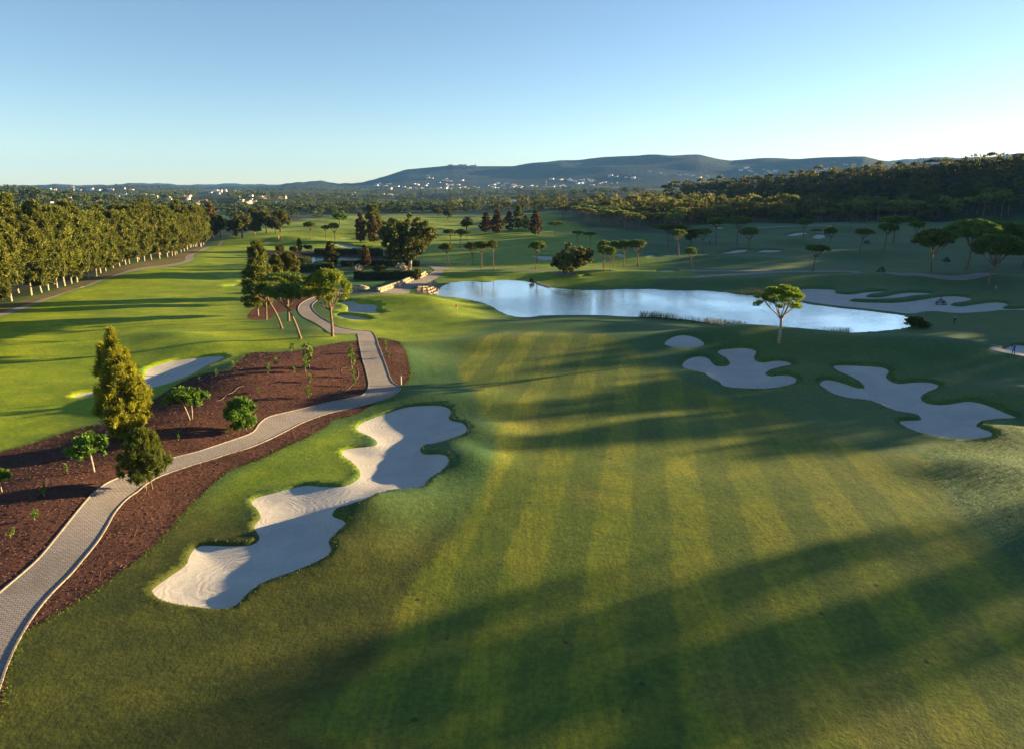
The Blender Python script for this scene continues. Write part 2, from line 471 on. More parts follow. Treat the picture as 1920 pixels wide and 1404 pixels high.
BUNK = [
 ("main", zz(250,750,2.954,(1390,70),(1500,35),(1620,23),(1720,28),(1760,55),(1745,90),(1770,108),(1825,120),(1847,150),(1830,180),(1760,210),(1680,235),(1610,245),(1588,265),(1610,290),(1700,290),
   (1742,308),(1740,345),(1680,400),(1625,435),(1610,465),(1550,487),(1400,500),(1300,535),(1200,570),(1120,595),(1100,630),(1160,655),(1175,675),(1120,725),(1080,770),(1095,815),(1060,860),(960,910),
   (830,960),(720,1000),(640,1050),(580,1110),(530,1145),(400,1140),(260,1122),(160,1095),(105,1050),(115,1025),(200,965),(290,900),(310,850),(350,800),(400,793),(520,797),(640,793),(690,770),(695,740),
   (668,690),(705,640),(690,600),(655,555),(700,525),(780,505),(940,465),(1060,470),(1160,468),(1230,440),(1258,400),(1230,350),(1160,295),(1170,268),(1230,255),(1330,245),(1352,225),(1320,200),(1260,175),
   (1238,150),(1265,120),(1330,92)), 0.4, "large winding sand bunker half in shadow beside the paved path, nearest of the bunkers"),
 ("oval", zz(1200,480,2.667,(122,432),(140,410),(180,392),(225,388),(275,398),(315,420),(323,438),(295,450),(240,456),(180,455),(140,445)), 0.35,
   "small plain oval sand bunker in shade, between the lake and the four-lobed bunker"),
 ("lobed", zz(1200,480,2.667,(212,540),(225,518),(260,500),(300,495),(340,502),(360,525),(385,542),(430,542),(452,530),(440,510),(405,492),(387,475),(400,462),(440,457),(510,453),(560,458),(583,470),(572,492),
   (575,512),(605,525),(640,522),(690,515),(740,522),(762,535),(740,545),(690,555),(640,568),(625,578),(650,592),(690,588),(740,587),(775,597),(784,610),(765,630),(700,650),(620,660),(540,659),(460,655),
   (415,645),(410,630),(380,618),(350,600),(330,585),(270,572),(230,560)), 0.6, "four-lobed sand bunker in blue shade below the lone pine on the lake bank"),
 ("long", zz(1200,480,2.667,(965,548),(985,540),(1060,541),(1150,545),(1220,552),(1247,570),(1230,592),(1245,612),(1290,630),(1350,625),(1420,622),(1480,630),(1493,645),(1470,662),(1420,682),(1405,700),(1430,725),
   (1500,735),(1570,728),(1630,718),(1690,723),(1760,745),(1830,775),(1890,800),(1850,808),(1780,810),(1710,820),(1685,832),(1705,850),(1750,862),(1765,885),(1740,898),(1660,908),(1580,910),(1500,900),
   (1420,885),(1350,860),(1310,835),(1298,818),(1340,812),(1400,810),(1408,798),(1370,785),(1300,775),(1240,755),(1200,735),(1140,718),(1050,708),(980,690),(930,660),(900,632),(925,612),(970,615),
   (1040,635),(1080,650),(1125,652),(1110,628),(1060,600),(1000,575)), 0.7, "big many-lobed sand bunker in blue shade on the right of the striped fairway"),
 ("beach", zz(1200,480,2.667,(800,165),(860,158),(975,163),(972,175),(1000,183),(1060,185),(1130,175),(1228,170),(1220,178),(1150,188),(1130,197),(1200,200),(1280,185),(1340,177),(1450,180),(1440,190),(1360,197),
   (1280,208),(1180,213),(1060,212),(1055,220),(1150,225),(1300,225),(1420,210),(1530,195),(1620,197),(1660,210),(1620,225),(1550,235),(1600,245),(1680,235),(1760,225),(1820,227),(1843,240),(1810,252),
   (1860,258),(1960,254),(1960,269),(1800,270),(1720,278),(1600,285),(1480,275),(1400,278),(1345,288),(1250,276),(1100,260),(980,247),(880,234),(820,222),(790,200)), 0.35,
   "long beach-like bunker with grassy fingers along the far end of the lake"),
 ("leftfair", [(275,691),(287,685),(325,674),(360,669),(390,666),(420,666),(410,675),(387,685),(357,702),(325,715),(287,726),(262,729),(237,733),(200,737),(175,741),(145,744.5),(135,742),(150,735),(180,729),(212,722),(250,715),(270,705)], 0.5,
   "sand bunker behind the golden conifer on the left fairway, mostly in blue shade"),
 ("green_up", zz(400,320,4,(915,980),(1000,970),(1060,970),(1100,990),(1200,990),(1228,1010),(1215,1040),(1275,1065),(1200,1070),(1080,1065),(980,1055),(930,1047),(1000,1040),(1020,1015),(990,1000)), 0.4,
   "upper of the two sunlit bunkers on the green beside the tall umbrella pine"),
 ("green_low", zz(400,320,4,(930,1075),(960,1070),(1080,1080),(1170,1105),(1170,1118),(1040,1115),(960,1095)), 0.35, "lower, slimmer of the two sunlit bunkers beside the tall umbrella pine"),
 ("edge", [(1844,651),(1860,648),(1897,646),(1940,648),(1990,655),(1950,668),(1905,664),(1875,658)], 0.35, "shaded bunker with a person in blue standing in it"),
 ("t1", zz(800,280,4,(740,792),(800,790),(860,797),(920,795),(945,812),(920,832),(870,828),(820,805)), 0.5, "shaded bunker beside the round dark tree beyond the lake"),
 ("t2", zz(800,280,4,(830,778),(870,768),(930,770),(900,782)), 0.4, "thin bunker behind the lone pine beyond the lake"),
 ("t3", zz(800,280,4,(1410,785),(1470,783),(1525,808),(1460,806)), 0.4, "bunker behind the clump of leaning pines beyond the lake"),
 ("t4", zz(800,280,4,(1645,795),(1700,787),(1745,800),(1690,806)), 0.4, "small bunker right of the clump of leaning pines"),
 ("t5", zz(800,280,4,(1735,906),(1800,899),(1875,905),(1850,918),(1760,922)), 0.5, "bright low bunker with a dark lip near the far lake shore"),
 ("t6", zz(800,280,4,(1150,945),(1190,939),(1225,950),(1190,958)), 0.4, "small pale bunker at the foot of the round dark tree"),
 ("t7", zz(1200,270,5.333,(770,1092),(870,1075),(960,1055),(1100,1052),(1050,1075),(930,1092)), 0.5, "left one of two slim bunkers below the pair of sunlit umbrella pines"),
 ("t8", zz(1200,270,5.333,(1165,1078),(1240,1055),(1430,1060),(1380,1075),(1300,1085)), 0.5, "right one of two slim bunkers below the pair of sunlit umbrella pines"),
 ("t9", zz(1200,270,5.333,(1450,918),(1530,892),(1670,882),(1640,900),(1500,922)), 0.5, "slanting bunker on the slope in front of the dark wood"),
 ("t10", zz(1200,270,5.333,(1735,915),(1820,900),(1850,930),(1760,950)), 0.4, "small bunker beside a pine trunk in front of the dark wood"),
 ("t11", zz(1200,270,5.333,(735,832),(830,828),(830,842),(745,845)), 0.4, "tiny bunker seen under the crown of a sunlit pine"),
 ("t12", [(626,456),(640,456),(652,459),(683,463),(695,464),(672,467),(655,465),(640,462)], 0.5, "curved bunker behind the hedged garden pond"),
 ("t13", [(422,535),(435,533),(459,531),(457,534),(430,537)], 0.4, "pale bunker at the edge of the left fairway behind the pine group"),
 ("t14", [(452,527),(460,525),(460,529)], 0.3, "tiny bunker by the feathery trees on the left fairway"),
 ("t15", [(490,453.5),(512,450.5),(508,453),(495,455)], 0.4, "small sunlit bunker between far mounds"),
 ("t16", [(812,429.5),(827,429),(826,431.5),(813,431.5)], 0.3, "far pale bunker beyond the big dark tree"),
 ("t17", [(640,447),(668,446.5),(668,448),(645,449)], 0.3, "far narrow bunker left of the tall rusty trees"),
]

# ------------------------------------------------------------------ terrain
_fr = np.random.default_rng(3)
_W = []
for i in range(26):
    lam = 14 * (70 / 14) ** _fr.random()
    a = _fr.random() * 2 * pi
    _W.append((2 * pi / lam * cos(a), 2 * pi / lam * sin(a), _fr.random() * 2 * pi, lam / 70))
def waves(x, y):
    z = np.zeros_like(x)
    for kx, ky, ph, am in _W: z += am * np.sin(kx * x + ky * y + ph)
    return z / 2.6
def waves_far(x, y):
    z = np.zeros_like(x)
    for kx, ky, ph, am in _W: z += am * np.sin(kx * x / 14 + ky * y / 14 + ph)
    return z / 2.6

BUMPS = [  # photo x, y, height, half-length, half-depth, turn (deg)
 (300,825,1.5,9,7,20),(450,735,1.8,10,10,25),(600,690,1.7,11,9,10),(90,950,1.3,8,8,20),(740,680,0.9,5,7,0),
 (800,745,0.8,9,3.5,5),(905,815,1.0,4,4.5,30),(880,870,1.0,3.2,2.6,10),(850,845,0.5,2,2,0),(720,960,0.7,5,2.0,20),(690,985,0.8,3.2,2.8,0),(650,1045,0.45,3.2,2.4,20),(560,1085,0.2,4,2,25),
 (900,760,0.6,8,4,0),(840,650,0.8,12,4,0),(960,640,0.9,14,5,0),(1080,610,1.0,14,7,0),
 (745,566,1.5,14,6,0),(850,572,0.5,10,8,0),(640,600,0.4,7,5,0),
 (1180,640,0.9,10,6,0),(1330,645,1.3,10,6,0),(1420,638,1.6,12,6,0),(1560,655,1.7,12,7,0),(1700,672,1.9,11,6,0),(1850,680,2.2,12,8,0),(1640,700,0.9,8,5,0),(1480,700,0.6,5,5,0),(1900,750,1.4,7,6,0),
 (1880,820,1.2,6,3,0),(1830,900,0.7,6,3,0),(1350,760,-0.5,9,7,0),
 (1000,515,1.2,40,5,0),(1250,530,0.9,30,6,0),(1550,530,1.5,40,8,0),(1800,530,1.8,40,8,0),
 (330,640,0.7,6,4,0),(400,655,0.8,8,4,10),(200,690,-0.3,10,5,0),
 (560,640,0.7,12,5,0),(640,625,0.6,8,4,0),
 (470,455,1.8,30,14,0),(560,457,2.0,20,10,0),(520,445,1.8,30,16,0),(640,440,2.2,40,16,0),(450,470,1.2,14,10,0),
 (1380,490,1.5,30,10,0),(1650,480,1.8,30,10,0),(1500,460,1.8,40,14,0),(1800,470,2.0,40,14,0),(1250,490,1.2,25,10,0),(1600,440,2.5,50,20,0),
]
BW = []
for (px, py, h, sx, sy, a) in BUMPS:
    bx, by = G0(px, py)
    BW.append((float(bx), float(by), h, sx, sy, cos(R(a)), sin(R(a))))

LAKE_W = resample(np.stack(G0(*np.array(LAKE).T, z=-1.0), 1), 2.0)
POND_W = resample(np.stack(G0(*np.array(POND).T, z=-0.25), 1), 2.0)
POND2_W = resample(np.stack(G0(*np.array(POND2).T, z=-0.25), 1), 3.0)

SDX, SDY = cos(SUN_AZ), sin(SUN_AZ)
_RU = [-60, 0, 31, 40, 60, 80, 100, 150, 200, 232, 270, 320, 387, 480, 577, 614, 666, 720, 900]
_RH = [20, 20, 19, 13, 18.5, 17.5, 19, 29, 27, 58, 56, 45, 39, 34, 27, 19, 6, 0, 0]  # out-of-view crest heights are shaped to throw shade, also over the foreground
_RT = [212, 212, 212, 222, 232, 247, 262, 340, 420, 490, 525, 575, 642, 620, 574, 481, 352, 300, 300]
_RW = [60, 60, 65, 72, 74, 77, 80, 85, 90, 95, 115, 150, 195, 200, 200, 180, 150, 120, 120]
def ridge(x, y):
    t = SDX * x + SDY * y
    u = -SDY * x + SDX * y
    h, tr, w = np.interp(u, _RU, _RH), np.interp(u, _RU, _RT), np.interp(u, _RU, _RW)
    front = sm(0, 1, (t - (tr - w)) / w)
    back = np.exp(-np.clip((t - tr - 60) / 260, 0, None) ** 2)
    return h * np.where(t < tr, front, back)

def mountain(x, y):
    r = np.hypot(x, y)
    az = np.degrees(np.arctan2(x, y))
    el = np.interp(az, MAZ, MEL)
    wob = 0.0011 * (np.sin(az * 1.1) + 0.7 * np.sin(az * 0.47 + 2) + 0.5 * np.sin(az * 2.9 + 1) + 0.25 * np.sin(az * 7.1))
    el = el + (wob + 0.0008) * sm(-9, -13, az)
    top = CAMH + 6000 * el
    nz = 1 + 0.16 * waves_far(x / 5, y / 5) + 0.11 * waves_far(x / 1.7, y / 1.7)
    a = top * np.where(r < 6000, np.exp(-((6000 - r) / 1150) ** 2), np.exp(-((r - 6000) / 1800) ** 2))
    foot = np.exp(-((r - 5000) / 700) ** 2) * 25
    rough = a * np.where(r < 5900, nz, 1) + foot * nz
    el2 = np.interp(az, [-45, -12, 0, 20, 26, 31, 36, 45], [.001, .005, .01, .028, .030, .034, .0365, .036])
    b = (CAMH + 9000 * (el2 + wob * 0.8)) * np.exp(-((r - 9000) / 900) ** 2)
    return np.maximum(rough, b) - 6.0
_sky = [(-400,351),(0,351.5),(60,348),(130,351),(190,350),(250,352),(320,351),(380,353.5),(430,352),(470,350),(520,347.5),(560,344.5),(600,343),(630,344.5),(655,346),(700,338),(760,318),(850,310),(900,312),(960,312),(1050,301),(1150,300),(1230,294),(1290,290.5),(1310,290),
        (1340,297),(1370,303),(1430,303),(1500,304),(1560,300),(1600,297),(1620,297),(1650,306),(1690,312),(1760,318),(1900,325),(2400,330)]
_rx, _ry, _rz = ray(*np.array(_sky, float).T)
MAZ = np.degrees(np.arctan2(_rx, _ry)); MEL = _rz / np.hypot(_rx, _ry)

def Hbase(x, y):
    x, y = np.asarray(x, float), np.asarray(y, float)
    r = np.hypot(x, y)
    z = np.zeros_like(x)
    for bx, by, h, sx, sy, ca, sa in BW:
        dx, dy = x - bx, y - by
        u, v = (dx * ca + dy * sa) / sx, (-dx * sa + dy * ca) / sy
        z += h * np.exp(-(u * u + v * v))
    z += 0.26 * waves(x, y) * sm(20, 60, r) * (1 + 1.2 * sm(220, 420, y))
    z += 0.045 * np.clip(x + 6, 0, 45) * (1 - sm(38, 75, y))
    z += 4.0 * sm(230, 470, y) * sm(-60, 90, x)
    z += 10 * waves_far(x, y) * sm(650, 1400, r) - 8 * sm(600, 1100, r) * (1 - sm(1500, 3500, r)) + 6 * sm(1800, 3600, r)
    z += 24 * np.exp(-(((x + 560) / 170) ** 2 + ((y - 770) / 150) ** 2))
    z += 0.026 * np.clip(-x - 42, 0, 95) * sm(70, 105, y) * (1 - sm(230, 330, y))
    z += ridge(x, y)
    d = sdf(LAKE_W, x, y, 16.0)
    k = sm(-14, 0.5, d)
    z = z * (1 - k) + (-0.92) * k - 1.2 * sm(0.2, 5, d)
    for PW in (POND_W, POND2_W):
        d = sdf(PW, x, y, 8.0)
        k = sm(-6, 0.5, d)
        z = z * (1 - k) + (-0.2) * k - 0.8 * sm(0.2, 3, d)
    return z

def Hall(x, y):
    return np.maximum(Hbase(x, y), mountain(x, y))

def drop(px, py, far=False):
    """place on the terrain seen at a photo pixel (ray marched against the height field)"""
    px, py = np.atleast_1d(np.asarray(px, float)), np.atleast_1d(np.asarray(py, float))
    f = Hall if far else Hbase
    rx, ry, rz = ray(px, py)
    S = np.geomspace(0.02, 7.0 if far else 1.6, 260)
    n = len(px)
    lo, hi = np.full(n, S[0]), np.full(n, S[-1])
    done = np.zeros(n, bool)
    X, Y, Z = rx[:, None] * S, ry[:, None] * S, CAMH + rz[:, None] * S
    below = Z < f(X.ravel(), Y.ravel()).reshape(Z.shape)
    k = np.where(below.any(1), below.argmax(1), len(S) - 1)
    hi = S[k]; lo = S[np.maximum(k - 1, 0)]
    for _ in range(18):
        m = (lo + hi) / 2
        b = CAMH + rz * m < f(rx * m, ry * m)
        hi = np.where(b, m, hi); lo = np.where(b, lo, m)
    return rx * hi, ry * hi

def trace(P, step, closed=True):
    P = np.array(P, float)
    return resample(np.stack(drop(P[:, 0], P[:, 1]), 1), step, closed)

def pick_step(P):
    P = np.array(P, float)
    d = np.median(G0(P[:, 0], P[:, 1])[1])
    return float(np.clip(d / 110.0, 0.3, 3.0))

REG = {}
for key, P, depth, lab in BUNK:
    W_ = trace(P, pick_step(P))
    if area2(W_) < 0: W_ = W_[::-1]
    dist = np.median(W_[:, 1])
    lipw = float(np.clip(dist / 260.0, 0.22, 1.2))
    REG[key] = dict(sand=W_, rim=offset(W_, lipw), depth=depth, lip=float(np.clip(dist / 330.0, 0.14, 0.45)), w=lipw, label=lab)
PATH_W = trace(PATH_OUT + PATH_IN, 0.6)
MULCH_W = trace(MULCH, 0.6)
MULCH2_W, MULCH3_W = trace(MULCH2, 1.5), trace(MULCH3, 2.0)
PATH2_W, STRIP_W, STEPS_W = trace(PATH2_L + PATH2_R, 2.0), trace(STRIP, 3.0), trace(STEPS, 1.0)
def ribbon(C, hw):
    t = np.gradient(C, axis=0); t /= np.hypot(t[:, 0], t[:, 1])[:, None]
    n = np.stack([-t[:, 1], t[:, 0]], 1)
    return np.vstack([C + n * hw, (C - n * hw)[::-1]])
THIN_W = [ribbon(trace(c, 3.0, False), w) for c, w in THIN]

def H(x, y):
    """terrain with the bunkers scooped out"""
    x, y = np.asarray(x, float), np.asarray(y, float)
    z = Hbase(x, y)
    for k in REG.values():
        d = sdf(k['sand'], x, y, 3.0 + k['w'])
        z = z + 0.06 * np.exp(-((d + k['w']) / 1.2) ** 2) * (d < -k['w']) + 0.06 * (d >= -k['w'])
        z = z - (k['lip'] + 0.06) * sm(-k['w'], 0.0, d) 
        z = z - k['depth'] * (1 - np.exp(-np.clip(d, 0, None) / 2.2))
    return z

def build_ground():
    rr = np.concatenate([np.geomspace(3, 420, 330), np.geomspace(432, 11500, 110)])
    aa = np.radians(np.concatenate([np.arange(-180, -75, 6.0), np.arange(-75, -45, 1.2), np.arange(-45, 45, 0.34), np.arange(45, 75, 1.2), np.arange(75, 180, 6.0)]))
    A, Rr = np.meshgrid(aa, rr)
    gx, gy = (Rr * np.sin(A)).ravel(), (Rr * np.cos(A)).ravel()
    keep = np.ones(len(gx), bool)
    loops = []
    for k in REG.values():
        loops += [k['sand'], k['rim']]
        d = sdf(k['sand'], gx, gy, k['w'] + 0.5)
        keep &= ~((d > -k['w'] - 0.2) & (d < 0.2))
    for P in [PATH_W, MULCH_W, MULCH2_W, MULCH3_W, PATH2_W, STRIP_W, STEPS_W] + THIN_W:
        loops.append(P)
        d = sdf(P, gx, gy, 0.3)
        keep &= ~(np.abs(d) < 0.15)
    for P in (LAKE_W, POND_W, POND2_W): loops.append(P)
    pts = np.stack([gx[keep], gy[keep]], 1)
    edges = []
    n = len(pts)
    allp = [pts]
    for P in loops:
        m = len(P)
        edges += [(n + i, n + (i + 1) % m) for i in range(m)]
        allp.append(P); n += m
    allp = np.concatenate(allp)
    V, _, Fc, _, _, _ = delaunay_2d_cdt([Vector(p) for p in allp], edges, [], 0, 1e-4, False)
    V = np.array([v[:] for v in V]); Fc = np.array(Fc)
    z = H(V[:, 0], V[:, 1])
    c = V[Fc].mean(1)
    reg = np.zeros(len(Fc), int)          # 0 turf
    ids = {}
    def paint(P, name):
        ids.setdefault(name, len(ids) + 1)
        reg[inside(P, c[:, 0], c[:, 1])] = ids[name]
    paint(STRIP_W, 'verge'); paint(MULCH_W, 'mulch'); paint(MULCH2_W, 'mulch'); paint(MULCH3_W, 'mulch')
    paint(PATH2_W, 'side_path')
    for P in THIN_W: paint(P, 'thin_path')
    paint(STEPS_W, 'garden_path')
    paint(PATH_W, 'path')
    for key in REG: paint(REG[key]['sand'], key)
    V3 = np.column_stack([V, z])
    def piece(name, rid, m):
        f = Fc[reg == rid]
        used, inv = np.unique(f, return_inverse=True)
        me = mesh_from(name, V3[used], inv.reshape(-1, 3), [m])
        o = bpy.data.objects.new(name, me); COL.objects.link(o)
        return o, V3[used]
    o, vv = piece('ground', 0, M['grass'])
    o['kind'] = 'structure'
    fm = trace([(880,640),(960,622),(1100,625),(1200,660),(1260,700),(1330,735),(1420,760),(1530,800),(1640,850),(1720,850),(1790,950),(1850,1010),(1920,1075),(2050,1180),(2000,1390),(600,1390),(700,1250),(790,1080),(900,930),(930,820),(890,740),(860,690)], 2.0)
    fair = sm(-0.8, 0.8, sdf(fm, vv[:, 0], vv[:, 1], 3.0))
    lf = trace([(-200,600),(0,598),(100,562),(250,512),(330,500),(370,485),(420,460),(470,470),(460,520),(450,600),(560,640),(640,600),(650,560),(760,552),(840,560),(910,580),(880,615),(780,640),(700,632),(560,650),(460,662),(380,690),(280,745),(100,810),(-200,880)], 2.0)
    left = sm(-6.0, 3.0, sdf(lf, vv[:, 0], vv[:, 1], 8.0))
    mf = trace([(420,460),(440,440),(560,415),(700,405),(1060,405),(1090,430),(1240,498),(1290,518),(1100,533),(840,520),(830,495),(700,470),(470,470)], 4.0)
    left = np.maximum(left, 0.85 * sm(-8.0, 4.0, sdf(mf, vv[:, 0], vv[:, 1], 10.0)))
    inner = trace([(640,800),(700,790),(660,830),(690,860),(640,905),(560,905),(470,930),(480,1010),(380,1015),(290,1090),(250,1070),(330,1000),(420,910),(520,850)], 1.0)
    left = np.maximum(left, 0.75 * sm(-1.5, 1.5, sdf(inner, vv[:, 0], vv[:, 1], 3.0)))
    ro = trace([(1730,850),(1790,945),(1850,1005),(1920,1068),(2200,1300),(2400,900),(1950,800),(1860,815)], 1.5)
    rough = np.maximum(sm(-1.5, 0.5, sdf(ro, vv[:, 0], vv[:, 1], 3.0)), 0.35 * (1 - np.maximum(fair, left)))
    rr_ = np.hypot(vv[:, 0], vv[:, 1])
    ppx = 960 + FP * vv[:, 0] / np.maximum(vv[:, 1] * CP + CAMH * SP, 1.0)
    lim = np.interp(ppx, [-4000, 380, 430, 560, 640, 1000, 1100, 1300, 1320, 4000], [9e3, 9e3, 500, 540, 680, 700, 640, 520, 9e3, 9e3])
    wild = sm(-20, 40, rr_ - lim)
    wfp = np.stack(drop([1060,1095,1180,1290,1340,1450,1600,1700,1790,1925], [400,404,412,424,421,417,417,415,413,412]), 1)
    wpoly = np.vstack([wfp, [(900, 700), (900, 1400), (0, 1400)]])
    wild = np.maximum(wild, sm(-6, 4, sdf(wpoly, vv[:, 0], vv[:, 1], 8.0)))
    grv = np.stack(drop([1048,1095,1180,1265,1290,1270,1180,1090], [408,424,434,442,434,416,408,402]), 1)
    wild = np.maximum(wild, 0.8 * sm(-6, 4, sdf(grv, vv[:, 0], vv[:, 1], 8.0)))
    rowp = trace([(-200,640),(0,570),(62,552),(125,534),(187,511),(250,491),(312,482),(345,472),(400,450),(420,430),(-200,430)], 4.0)
    wild = np.maximum(wild, sm(-3, 3, sdf(rowp, vv[:, 0], vv[:, 1], 6.0)) * (vv[:, 0] < 0))
    wild = np.maximum(wild, ((vv[:, 0] < -0.46 * vv[:, 1] - 45) & (vv[:, 1] > 90)) * 1.0)
    wild = np.maximum(wild, sm(800, 1000, rr_))
    olive = sm(52, 40, vv[:, 1] + 0.25 * vv[:, 0]) * (vv[:, 1] > -5)  # mask of the painted foreground darkening, stronger towards the camera
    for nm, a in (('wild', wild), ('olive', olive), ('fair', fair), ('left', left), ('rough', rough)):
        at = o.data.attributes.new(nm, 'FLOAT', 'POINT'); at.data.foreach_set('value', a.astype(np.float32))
    for nm, pub, m in (('verge', 'earth', M['earth']), ('mulch', 'soil', M['mulch']), ('side_path', 'path', M['asphalt']), ('thin_path', 'path', M['asphalt']), ('garden_path', 'path', M['asphalt']), ('path', 'path', M['path'])):
        o, vv = piece(pub, ids[nm], m)
        o['kind'] = 'structure'
        if nm == 'path':
            mid = trace(PATH_MID, 1.0, False)
            seg = np.concatenate([[0], np.cumsum(np.hypot(*np.diff(mid, axis=0).T))])
            best = np.full(len(vv), 1e9); S_ = np.zeros(len(vv)); L_ = np.zeros(len(vv))
            for i in range(len(mid) - 1):
                d = mid[i + 1] - mid[i]; L = np.hypot(*d) + 1e-9
                t = np.clip(((vv[:, :2] - mid[i]) @ d) / L ** 2, 0, 1)
                q = vv[:, :2] - mid[i] - t[:, None] * d
                dd = (q ** 2).sum(1)
                b = dd < best
                best[b] = dd[b]; S_[b] = seg[i] + t[b] * L; L_[b] = ((d[0] * q[:, 1] - d[1] * q[:, 0]) / L)[b]
            uv = o.data.uv_layers.new(name='along')
            li = np.zeros(len(o.data.loops), int); o.data.loops.foreach_get('vertex_index', li)
            uv.data.foreach_set('uv', np.column_stack([L_[li], S_[li]]).astype(np.float32).ravel())
    for key, k in REG.items():
        o, _ = piece('sand_bunker', ids[key], M['sand'])
        o.data.transform(Matrix.Translation((-k['sand'][:, 0].mean(), -k['sand'][:, 1].mean(), 0)))
        o.location = (k['sand'][:, 0].mean(), k['sand'][:, 1].mean(), 0)
        o['label'] = k['label']; o['category'] = 'bunker'; o['group'] = 'sand bunkers of the golf course'
    for P, zl, nm in ((LAKE_W, -1.0, 'water'), (POND_W, -0.25, 'water'), (POND2_W, -0.25, 'water')):
        Q = offset(P, 1.2)
        me = bpy.data.meshes.new(nm)
        bm = bmesh.new(); bm.faces.new([bm.verts.new((x, y, zl)) for x, y in Q])
        bmesh.ops.triangulate(bm, faces=bm.faces[:]); bm.to_mesh(me); bm.free()
        me.materials.append(M['water'])
        o = bpy.data.objects.new(nm, me); COL.objects.link(o); o['kind'] = 'structure'

def mesh_from(name, V, F, mats, mi=None, tint=None, smooth=True):
    V = np.asarray(V, np.float32); F = np.asarray(F, np.int32)
    k = F.shape[1]
    me = bpy.data.meshes.new(name)
    me.vertices.add(len(V)); me.vertices.foreach_set('co', V.ravel())
    me.loops.add(F.size); me.loops.foreach_set('vertex_index', F.ravel())
    me.polygons.add(len(F)); me.polygons.foreach_set('loop_start', np.arange(0, F.size, k, dtype=np.int32))
    me.polygons.foreach_set('loop_total', np.full(len(F), k, np.int32))
    if mi is not None: me.polygons.foreach_set('material_index', np.asarray(mi, np.int32))
    me.polygons.foreach_set('use_smooth', np.full(len(F), smooth, bool))
    for m in mats: me.materials.append(m)
    me.update(calc_edges=True)
    if tint is not None:
        a = me.attributes.new('tint', 'FLOAT', 'POINT'); a.data.foreach_set('value', np.asarray(tint, np.float32))
    me.validate()
    return me

build_ground()

def build_mountain():
    az = np.radians(np.arange(-44, 44, 0.22))
    rr = np.concatenate([np.arange(3700, 6600, 70), np.arange(6700, 10400, 170)])
    A, Rr = np.meshgrid(az, rr)
    x, y = (Rr * np.sin(A)).ravel(), (Rr * np.cos(A)).ravel()
    z = mountain(x, y)
    n = len(az)
    i = np.arange((len(rr) - 1) * n).reshape(len(rr) - 1, n)[:, :-1].ravel()
    F = np.stack([i, i + 1, i + n + 1, i + n], 1)
    o = bpy.data.objects.new('hills', mesh_from('hills', np.column_stack([x, y, z]), F, [M['hill']]))
    COL.objects.link(o); o['kind'] = 'structure'
build_mountain()
# ------------------------------------------------------------------ vegetation builders
def unit(v):
    return v / np.maximum(np.linalg.norm(v, axis=1), 1e-9)[:, None]

def cards(C, D, L, Wd, r):
    """leaf-sized quads: centres C, long axis D, length L, width Wd"""
    n = len(C)
    p = unit(np.cross(D, r.normal(size=(n, 3))))
    L, Wd = (np.broadcast_to(np.asarray(a, float), (n,))[:, None] / 2 for a in (L, Wd))
    V = np.stack([C - D * L - p * Wd * 0.7, C - D * L + p * Wd * 0.7, C + D * L + p * Wd * 0.45, C + D * L - p * Wd * 0.45], 1).reshape(-1, 3)
    F = np.arange(4 * n).reshape(n, 4)
    return V, F

def puffs(K, rad, n_each, size, r, flat=0.7, up=0.5, elong=1.6, tint_c=None, shell=0.6):
    """clumps of leaves round centres K"""
    m = len(K)
    rad = np.broadcast_to(np.asarray(rad, float), (m,))
    d = unit(r.normal(size=(m * n_each, 3)))
    rr = np.repeat(rad, n_each) * (shell + (1 - shell) * r.random(m * n_each)) * (0.6 + 0.4 * r.random(m * n_each))
    C = np.repeat(K, n_each, 0) + d * rr[:, None] * np.array([1, 1, flat])
    D = unit(d * 0.8 + r.normal(size=d.shape) * 0.6 + np.array([0, 0, up]))
    L = size * (0.7 + 0.6 * r.random(len(C)))
    V, F = cards(C, D, L * elong ** 0.5, L / elong ** 0.5, r)
    tc = r.random(m) if tint_c is None else tint_c
    t = np.clip(np.repeat(tc, n_each) * 0.7 + 0.3 * r.random(len(C)), 0, 1)
    return V, F, np.repeat(t, 4)

def tube(P, rad, seg=7):
    P = np.asarray(P, float)
    n = len(P)
    T = unit(np.gradient(P, axis=0))
    ref = np.where(np.abs(T[:, 2:3]) > 0.9, np.array([[1.0, 0, 0]]), np.array([[0, 0, 1.0]]))
    A = unit(np.cross(T, ref)); B = np.cross(T, A)
    a = np.linspace(0, 2 * pi, seg, endpoint=False)
    V = (P[:, None] + np.asarray(rad, float)[:, None, None] * (A[:, None] * np.cos(a)[None, :, None] + B[:, None] * np.sin(a)[None, :, None])).reshape(-1, 3)
    i, j = np.meshgrid(np.arange(n - 1), np.arange(seg), indexing='ij')
    i, j = i.ravel(), j.ravel()
    F = np.stack([i * seg + j, i * seg + (j + 1) % seg, (i + 1) * seg + (j + 1) % seg, (i + 1) * seg + j], 1)
    return V, F

def join(parts):
    V, F, o = [], [], 0
    for v, f in parts:
        V.append(v); F.append(f + o); o += len(v)
    return np.concatenate(V), np.concatenate(F)

def curve(a, b, r, wob=0.1, n=7, sag=0.0):
    a, b = np.asarray(a, float), np.asarray(b, float)
    t = np.linspace(0, 1, n)[:, None]
    P = a + (b - a) * t
    L = np.linalg.norm(b - a)
    P = P + np.sin(t * pi) * (r.normal(size=3) * wob * L * 0.5) + np.sin(2 * t * pi) * (r.normal(size=3) * wob * L * 0.25)
    P[:, 2] += np.sin(t[:, 0] * pi) * sag * L
    return P

